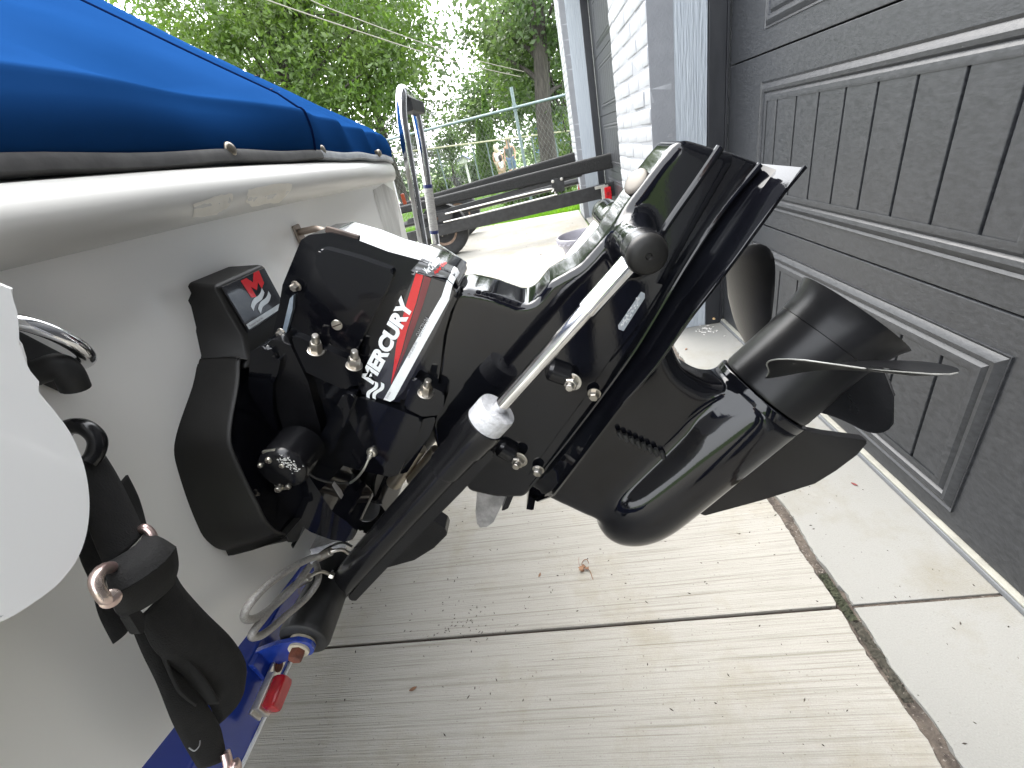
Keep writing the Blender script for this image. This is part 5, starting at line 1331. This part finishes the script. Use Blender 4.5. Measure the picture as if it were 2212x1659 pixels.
# bright broadleaf tree over the cover
c = oy(640, 130, 13)
tree("broadleaf_tree", "bright green broadleaf tree rising over the blue boat cover", gb_(c.x-1.0, 13.5), (c.x-.6, 13.5, c.z+1.5), .22,
     [(at(700, 120, 13), (2.6, 1.6, 1.5)), (at(560, 60, 13), (1.6, 1.4, 1.1)), (at(775, 205, 12.5), (1.4, 1.2, .8)), (at(845, 185, 13), (.42, .8, .5)), (at(780, 20, 13.5), (1.8, 1.4, 1.2)), (at(480, -20, 13), (2.6, 1.6, 1.2))], 330, 75, .26, .15, LEAF_B, droop=.8, asp=.42, nl=16)
c = oy(780, 160, 18)
tree("broadleaf_tree", "darker leafy tree filling in behind the bright one over the cover", gb_(c.x, 18.5), (c.x, 18.5, c.z+2), .25,
     [(at(760, 130, 18), (4.0, 1.8, 3.0)), (at(600, 150, 18), (4, 1.8, 2.0))], 200, 60, .40, .20, LEAF_M, droop=.6, nl=14)
# spruce
def spruce(name, label, base, h, r, n_, m, lean=0):
    t = thing(name, label, "tree", base); b = Vector(base)
    bm = bmesh.new(); tube_bm(bm, [b-Vector((0, 0, .2)), b+Vector((0, 0, h*.5)), b+Vector((lean, 0, h))], [r*.07, r*.045, .02], 12)
    pos = []
    for k in range(int(h*9)):
        z = h*(.13 + .87*(k/(h*9.))); rr = r*(1-z/h)**.8*random.uniform(.7, 1.1) + .1; a = random.random()*6.28
        tip = b + Vector((rr*math.cos(a), rr*math.sin(a), z - .28*rr)); st_ = b+Vector((0, 0, z)); tube_bm(bm, [st_, st_.lerp(tip, .5)+Vector((0, 0, .05)), tip], [.03, .02, .008], 5)
        m_ = n_//int(h*9); tt_ = rng.uniform(.15, 1.05, m_)[:, None]
        p = np.array(st_)*(1-tt_) + np.array(tip)*tt_ + rng.normal(size=(m_, 3))*np.array([.13, .13, .10]) - np.array([0, 0, .10])*tt_
        pos.append(p)
    bmobj("trunk", bm, BARK, t, wn=False, smooth=60); leaves("crown", np.concatenate(pos), .16, m, t, .9, asp=.22)
    return t
c = oy(908, 330, 24)
spruce("spruce_tree", "tall dusky spruce with drooping boughs left of the sky gap", gb_(c.x, 24), 15.0, 2.5, 26000, LEAF_S)
c = oy(560, 250, 27)
spruce("spruce_tree", "dark spruce half hidden behind the broadleaf trees over the cover", gb_(c.x, 27), 17, 3.4, 20000, LEAF_S)
# big dark trunk right of the fence post, with a crown overhead
tb_, tt2 = oy(1186, 350, 12.0), oy(1170, 20, 12.0)
tree("oak_tree", "big dark-barked tree standing right of the fence post", gb_(tb_.x, 12.0), (tt2.x, 12.0, tt2.z+1.2), .275,
     [(at(1110, 40, 12.5), (1.3, 1.2, .9)), (at(1180, 10, 12.3), (1.1, 1.2, .9)), (at(1085, 130, 13), (.9, .9, .6)), (at(1120, 190, 12.8), (.75, .8, .7)), (at(1215, 235, 12.8), (.45, .7, .7)), (at(1215, 150, 13), (.5, .7, .9)), (at(1130, 250, 13), (.5, .6, .35))], 130, 55, .20, .13, LEAF_M, droop=.5, asp=.55, nl=12)
tree("oak_tree", "leafy tree with hanging sprays just behind the dark trunk", gb_(oy(1235, 300, 16).x, 16), at(1225, 0, 16), .2,
     [(at(1140, 110, 16), (1.3, 1.2, 1.6)), (at(1215, 200, 16), (1.0, 1.0, 2.0)), (at(1100, 60, 16.5), (1.0, 1.2, 1.2)), (at(1095, 165, 17), (.7, 1, .9))], 150, 55, .26, .15, LEAF_B, droop=.6, nl=10)
tree("ash_tree", "hazy green tree beyond the fence left of the sky gap's foot", gb_(oy(1050, 300, 30).x, 30), at(1040, 200, 30), .25,
     [(at(1075, 215, 30), (2.2, 2, 1.8)), (at(1000, 255, 30), (1.6, 2, 1.2)), (at(1110, 130, 31), (2.0, 2, 2.2))], 170, 55, .48, .26, LEAF_M, nl=8)
# two narrow arborvitae
for u0, u1, v1, lab in ((1042, 1038, 255, "narrow dark arborvitae column by the farther fence"), (1062, 1050, 200, "taller pointed arborvitae with a bright side")):
    b = oy(u0-4, 345, 27); tp = oy(u1-6, v1, 27); t = thing("arborvitae", lab, "tree", gb_(b.x, 27)); bz = gz(0, 27)
    hh = tp.z-bz; n_ = 9000; q = rng.uniform(0, 1, n_); a = rng.uniform(0, 6.283, n_); rr = .46*np.sqrt(rng.uniform(.2, 1, n_))*(1-q**1.6)**.75*np.minimum(1, .4+q*4)
    pos = np.stack([b.x + (tp.x-b.x)*q + rr*np.cos(a), 27+rr*np.sin(a), bz + hh*q], 1)
    bm = bmesh.new(); tube_bm(bm, [Vector((b.x, 27, bz-.1)), Vector((tp.x, 27, tp.z-.3))], [.06, .01], 8); bmobj("trunk", bm, BARK, t, wn=False)
    leaves("crown", pos, .17, LEAF_C, t, -.6, asp=.35)
def bush(name, label, u, v, Y, rx, rz_, n_, ls, m, cat="bush", dz=0, droop=.2):
    b = oy(u, v, Y); g0 = gz(0, Y)+dz; t = thing(name, label, cat, (b.x, Y, g0))
    pos = clumps([((b.x, Y, g0+rz_*.55), (rx, rx*.8, rz_*.55))], max(8, n_//40), 40, rx*.22); pos[:, 2] = np.maximum(pos[:, 2], g0+.02)
    leaves("foliage", pos, ls, m, t, droop)
    bm = bmesh.new(); limbs(bm, (b.x, Y, g0), [tuple(pos[i]) for i in rng.integers(0, len(pos), 8)], .02); bmobj("stems", bm, BARK, t, wn=False); return t
bush("bush", "bright yellow-green bush between ladder and mailbox", 940, 358, 15.8, .32, .75, 2200, .12, LEAF_B)
bush("bush", "small pale bush at the lawn edge behind the ladder", 915, 388, 14.0, .35, .4, 1300, .10, LEAF_B)
bush("fern_clump", "fern-like plant at the foot of the big dark trunk", 1190, 350, 10.2, .35, .50, 1500, .16, LEAF_B, "plant")
bush("fern_clump", "leafy weeds at the foot of the tall fence post", 1125, 358, 9.9, .55, .42, 2200, .12, LEAF_B, "plant")
bush("hedge", "clipped dark hedge beside the far brick pier", 1215, 328, 20, .95, .75, 4200, .14, LEAF_D, "hedge")
bush("hedge", "low dark shrubs behind the arborvitae", 1035, 330, 30, 1.3, 1.1, 5200, .2, LEAF_D, "bush")
# distant wood and mid shrubs closing the view, one leafy mass
blobs = []
for x, y, rx, z0, rz_ in [(-26, 40, 5, 4, 5), (-20, 38, 4.5, 5, 6), (-15, 40, 4, 3, 4.5), (-11, 42, 4, 2.6, 3.6), (-6, 44, 4.5, 1.8, 2.8), (-1.5, 44, 4.5, 1.8, 3.0), (3.5, 42, 4, 4, 6), (8, 40, 5, 5, 7), (15, 42, 6, 5, 7), (-34, 36, 6, 5, 6)]:
    blobs.append(((x, y, z0-1.6), (rx, 2.5, rz_*.85)))
o = leaves("distant_wood", clumps(blobs, 520, 55, .75), .40, LEAF_D, None, .3); o['kind'] = 'stuff'
blobs = [((oy(u, 300, 37).x, 37+random.uniform(-1, 2), gz(0, 37)+.8), (1.3, 1.0, 1.1)) for u in (960, 985, 1010, 1040, 1090, 1130, 1180)]
o = leaves("garden_shrubs", clumps(blobs, 60, 45, .35), .2, LEAF_M, None, .3); o['kind'] = 'stuff'
tree("young_tree", "small dark young tree on the lawn left of the mailbox", gb_(oy(975, 355, 21).x, 21), at(968, 318, 21), .05, [(at(966, 318, 21), (.6, .6, .55))], 34, 40, .2, .14, LEAF_M, nl=6)

# ================================================================== SMALL THINGS FAR OFF
def seg2(*a): return [oy(*p) for p in a]
tag(tube("power_cable", [oy(560, -6, 8.6), oy(737, 55, 9.4), oy(971, 130, 10.6), oy(1125, 166, 11.6)], .0085, CABLE, None, seg=6, n=8), "lower of the two pale overhead cables crossing the trees", "cable", "overhead cables")
tag(tube("power_cable", [oy(655, -8, 8.6), oy(737, 28, 9.2), oy(984, 117, 10.6), oy(1132, 155, 11.6)], .0075, CABLE, None, seg=6, n=8), "upper of the two pale overhead cables crossing the trees", "cable", "overhead cables")
# mailbox
mb = oy(1003, 352, 22.5); g0 = gz(0, 22.5); mbx = thing("mailbox", "house-shaped mailbox with blue-grey roof on a white post", "mailbox", (mb.x, 22.5, g0))
mz = oy(1003, 352, 22.5).z
box("post", (mb.x+.05, 22.5, (g0+mz)/2), (.10, .10, mz-g0), mat("white_post", (.62, .62, .60), .7), mbx, bev=.01)
prism("box", [(mb.x-.20, mz), (mb.x+.24, mz), (mb.x+.24, mz+.16), (mb.x+.02, mz+.30), (mb.x-.20, mz+.16)], 22.3, 22.7, MATS["white_post"], mbx, r=0, bev=.004)
prism("roof", [(mb.x-.27, mz+.12), (mb.x-.25, mz+.10), (mb.x+.02, mz+.30), (mb.x+.29, mz+.10), (mb.x+.31, mz+.12), (mb.x+.02, mz+.35)], 22.22, 22.78, mat("slate_roof", (.11, .13, .19), .6, (.16, .19, .25), 20), mbx, r=0, bev=.003)
fl = oy(1012, 371, 20.0); t = thing("flower_clump", "orange flowers at the foot of the mailbox post", "flowers", (fl.x, 20, gz(0, 20)))
leaves("petals", clumps([((fl.x, 20, gz(0, 20)+.12), (.18, .14, .12))], 10, 20, .05), .07, mat("orange_petal", (.75, .10, .02), .6), t)
# rocks edging the bed
for i, (u, v, s_) in enumerate(((931, 383, .14), (938, 378, .17), (946, 379, .13), (955, 374, .16), (966, 371, .13), (925, 391, .12))):
    p = gp(u, v) if False else oy(u, v, 14.6); bm = bmesh.new(); bmesh.ops.create_icosphere(bm, subdivisions=2, radius=s_)
    for q in bm.verts: q.co = Vector((q.co.x*1.3, q.co.y, q.co.z*.7))*(1+random.gauss(0, .09)) + Vector((p.x, 14.6, gz(0, 14.6)+s_*.3))
    tag(bmobj("garden_rock", bm, mat("pale_rock", (.34, .32, .30), .9, (.48, .46, .44), 8) if i == 0 else MATS["pale_rock"], None), "pale rounded rock edging the flower bed beyond the fence", "rock", "rocks edging the bed")
# blue house, far right of the trunk
hp0 = oy(1205, 300, 48); g0 = gz(0, 48)
hs_ = thing("blue_house", "small blue house far off between trunk and brick pier", "house", (hp0.x, 48, g0))
box("wall", (hp0.x, 50, g0+1.5), (4.6, 4, 3.2), mat("blue_siding", (.10, .20, .42), .7), hs_, bev=.02)
prism("roof", [(hp0.x-2.6, g0+3.05), (hp0.x+2.6, g0+3.05), (hp0.x, g0+4.6)], 47.6, 52.3, MATS["slate_roof"], hs_, r=0, bev=.02)
for dx in (-.9, .9):
    wn_ = box("window", (hp0.x+dx, 47.97, g0+2.0), (.75, .08, 1.3), MATS["white_post"], hs_, bev=.01); box("pane", (hp0.x+dx, 47.92, g0+2.0), (.55, .03, 1.1), mat("dark_pane", (.05, .06, .08), .1) if dx < 0 else MATS["dark_pane"], wn_, bev=0)
hy = oy(1219, 303, 30); t = thing("fire_hydrant", "small orange hydrant on the far lawn by the brick pier", "hydrant", (hy.x, 30, gz(0, 30)))
ORG = mat("hydrant_orange", (.65, .12, .03), .5)
lathe("barrel", (hy.x, 30, gz(0, 30)), (0, 0, 1), [(0, .16), (.05, .16), (.06, .10), (.5, .10), (.52, .13), (.56, .13), (.66, .07), (.70, .02)], ORG, t, seg=16)
cyl("nozzle", (hy.x-.18, 30, gz(0, 30)+.38), (hy.x+.18, 30, gz(0, 30)+.38), .055, ORG, t, seg=12)
# parked car behind the lawn
cx = oy(1018, 343, 36); g0 = gz(0, 36); car = thing("parked_car", "dark parked car glimpsed low behind the arborvitae", "car", (cx.x, 36, g0))
CARP = mat("dark_car_paint", (.015, .018, .022), .2, coat=.5)
prism("body", [(cx.x-2.1, g0+.28), (cx.x-2.15, g0+.75), (cx.x-1.2, g0+.88), (cx.x+1.9, g0+.92), (cx.x+2.1, g0+.7), (cx.x+2.05, g0+.28)], 35.1, 36.8, CARP, car, r=.1, bev=.08)
prism("window", [(cx.x-1.2, g0+.88), (cx.x-.5, g0+1.38), (cx.x+1.0, g0+1.40), (cx.x+1.8, g0+.92)], 35.25, 36.65, mat("car_glass", (.03, .035, .04), .05), car, r=.08, bev=.06)
for x in (-1.35, 1.35):
    for y in (35.05, 36.65): lathe("wheel", (cx.x+x, y, g0+.31), (0, 1, 0), [(0, .18), (0, .29), (.03, .31), (.17, .31), (.2, .29), (.2, .18)], TYRE, car, seg=20)

# ------------------------------------------------------------------ people on the path
def person(label, pos, h, shirt, legs, hair, pose, longhair=False, face=-1, skinm=SKIN, full=False):
    """one continuous skinned body, with hair and clothing as children"""
    t = thing("person", label, "person", pos); b = Vector(pos); k = h/1.70
    J = {'hip': (0, 0, .92), 'w': (.02, 0, 1.08), 'ch': (.03, 0, 1.28), 'nk': (.04, 0, 1.44), 'hd': (.06, 0, 1.56), 'tp': (.06, 0, 1.66),
         'ls': (.03, .17, 1.39), 'rs': (.03, -.17, 1.39), 'le': (.02, .23, 1.13), 're': (-.02, -.23, 1.13), 'lh': (.12, .22, .92), 'rh': (.10, -.20, .93), 'lf': (.16, .22, .86), 'rf': (.14, -.20, .87),
         'lt': (.0, .09, .88), 'rt': (.0, -.09, .88), 'lk': (.08, .09, .48), 'rk': (-.02, -.09, .48), 'la': (.02, .09, .08), 'ra': (-.16, -.09, .12), 'lo': (.16, .10, .03), 'ro': (-.03, -.10, .05)}
    J.update(pose)
    E_ = [('hip', 'w'), ('w', 'ch'), ('ch', 'nk'), ('nk', 'hd'), ('hd', 'tp'), ('ch', 'ls'), ('ch', 'rs'), ('ls', 'le'), ('rs', 're'), ('le', 'lh'), ('re', 'rh'), ('lh', 'lf'), ('rh', 'rf'), ('hip', 'lt'), ('hip', 'rt'), ('lt', 'lk'), ('rt', 'rk'), ('lk', 'la'), ('rk', 'ra'), ('la', 'lo'), ('ra', 'ro')]
    Rr = {'hip': .13, 'w': .12, 'ch': .14, 'nk': .055, 'hd': .095, 'tp': .075, 'ls': .06, 'rs': .06, 'le': .042, 're': .042, 'lh': .030, 'rh': .030, 'lf': .026, 'rf': .026, 'lt': .09, 'rt': .09, 'lk': .062, 'rk': .062, 'la': .040, 'ra': .040, 'lo': .032, 'ro': .032}
    names = list(J); 
    def W_(n_): x, y, z = J[n_]; return b + Vector((x*face*k, y*k, z*k))
    def skin(nm, keys, edges, gm, m, grow=0., par=t, cut=None):
        idx = {q: i for i, q in enumerate(keys)}; pts = [W_(q) if isinstance(q, str) else q for q in keys]
        me = bpy.data.meshes.new(nm); me.from_pydata(pts, [(idx[a], idx[c]) for a, c in edges], []); o = link(nm, me, m, par, smooth=0)
        sm = o.modifiers.new('skin', 'SKIN'); 
        for i, q in enumerate(keys): r_ = (gm[q]+grow)*k; me.skin_vertices[0].data[i].radius = (r_, r_)
        me.skin_vertices[0].data[0].use_root = True
        s = o.modifiers.new('sub', 'SUBSURF'); s.levels = 1; s.render_levels = 1; return o
    skin("body", names, E_, Rr, skinm)
    skin("shirt", ['hip', 'w', 'ch', 'ls', 'rs'], [('hip', 'w'), ('w', 'ch'), ('ch', 'ls'), ('ch', 'rs')], Rr, shirt, .022)
    if full: skin("trousers", ['hip', 'lt', 'rt', 'lk', 'rk', 'la', 'ra', 'lo', 'ro'], [('hip', 'lt'), ('hip', 'rt'), ('lt', 'lk'), ('rt', 'rk'), ('lk', 'la'), ('rk', 'ra'), ('la', 'lo'), ('ra', 'ro')], Rr, legs, .022)
    else: skin("shorts", ['hip', 'lt', 'rt', 'lk', 'rk'], [('hip', 'lt'), ('hip', 'rt'), ('lt', 'lk'), ('rt', 'rk')], Rr, legs, .020)
    c = (W_('hd')+W_('tp'))*.5 + Vector((-.02*face*k, 0, .03*k)); bm = bmesh.new(); bmesh.ops.create_uvsphere(bm, u_segments=16, v_segments=10, radius=.118*k)
    for v in bm.verts:
        if longhair and v.co.z < 0: v.co.z *= 2.6; v.co.x -= .04*face*k
        elif v.co.z < -.03*k: v.co.z = -.03*k
        v.co = v.co + c
    bmobj("hair", bm, hair, t, wn=False); return t
YP = 21.0
def pp(u, v, Y): p = oy(u, v, Y); return (p.x, Y, gz(0, Y)+.012)
person("person in a grey tee and denim shorts walking with one arm down", pp(1103, 340, YP), 1.72, SHIRTG, DENIM, mat("sandy_hair", (.42, .30, .18), .7), {}, face=-1)
person("person with long fair hair and white shirt seen from behind", pp(1076, 345, YP+1.6), 1.62, SHIRTW, mat("khaki", (.35, .30, .22), .8), HAIRB, {'rk': (.08, -.09, .48), 'ra': (.04, -.09, .08), 'ro': (.16, -.1, .03)}, True, face=1)
person("dark-haired child in a white top walking in front of the adults", pp(1083, 355, YP-1.5), 1.12, SHIRTW, mat("tan_shorts", (.40, .28, .20), .8), HAIRD, {'lk': (.10, .09, .48), 'la': (.10, .09, .08)}, True, face=1)

for o in [o for o in bpy.data.objects if o.name.startswith('person') and o.parent is None]: o.rotation_euler = (0, 0, rad(82))   # two walk away, one comes towards us
# the photographer, behind the camera: seen only mirrored in the black paint
NAVY = mat("navy_shirt", (.012, .016, .04), .85, (.02, .025, .055), 20)
DKJEAN = mat("dark_jeans", (.010, .016, .045), .85, (.018, .026, .065), 30)
ph_pose = {'hip': (0, 0, .90), 'ch': (.04, 0, 1.26), 'hd': (.10, 0, 1.54), 'tp': (.12, 0, 1.64), 'le': (.12, .22, 1.10), 're': (.12, -.22, 1.10), 'lh': (.30, .12, 1.05), 'rh': (.30, -.12, 1.05), 'lf': (.36, .08, 1.05), 'rf': (.36, -.08, 1.05),
           'lk': (.05, .10, .48), 'rk': (.04, -.10, .48), 'la': (.0, .11, .08), 'ra': (.0, -.11, .08), 'lo': (.14, .12, .03), 'ro': (.14, -.12, .03)}
ph = person("person in dark jeans and navy shirt taking the picture, mirrored in the black paint", (0, 0, 0), 1.75, NAVY, DKJEAN, HAIRD, ph_pose, full=True)
ph.rotation_euler = (0, 0, rad(98)); ph.location = (.16, -.78, .0)
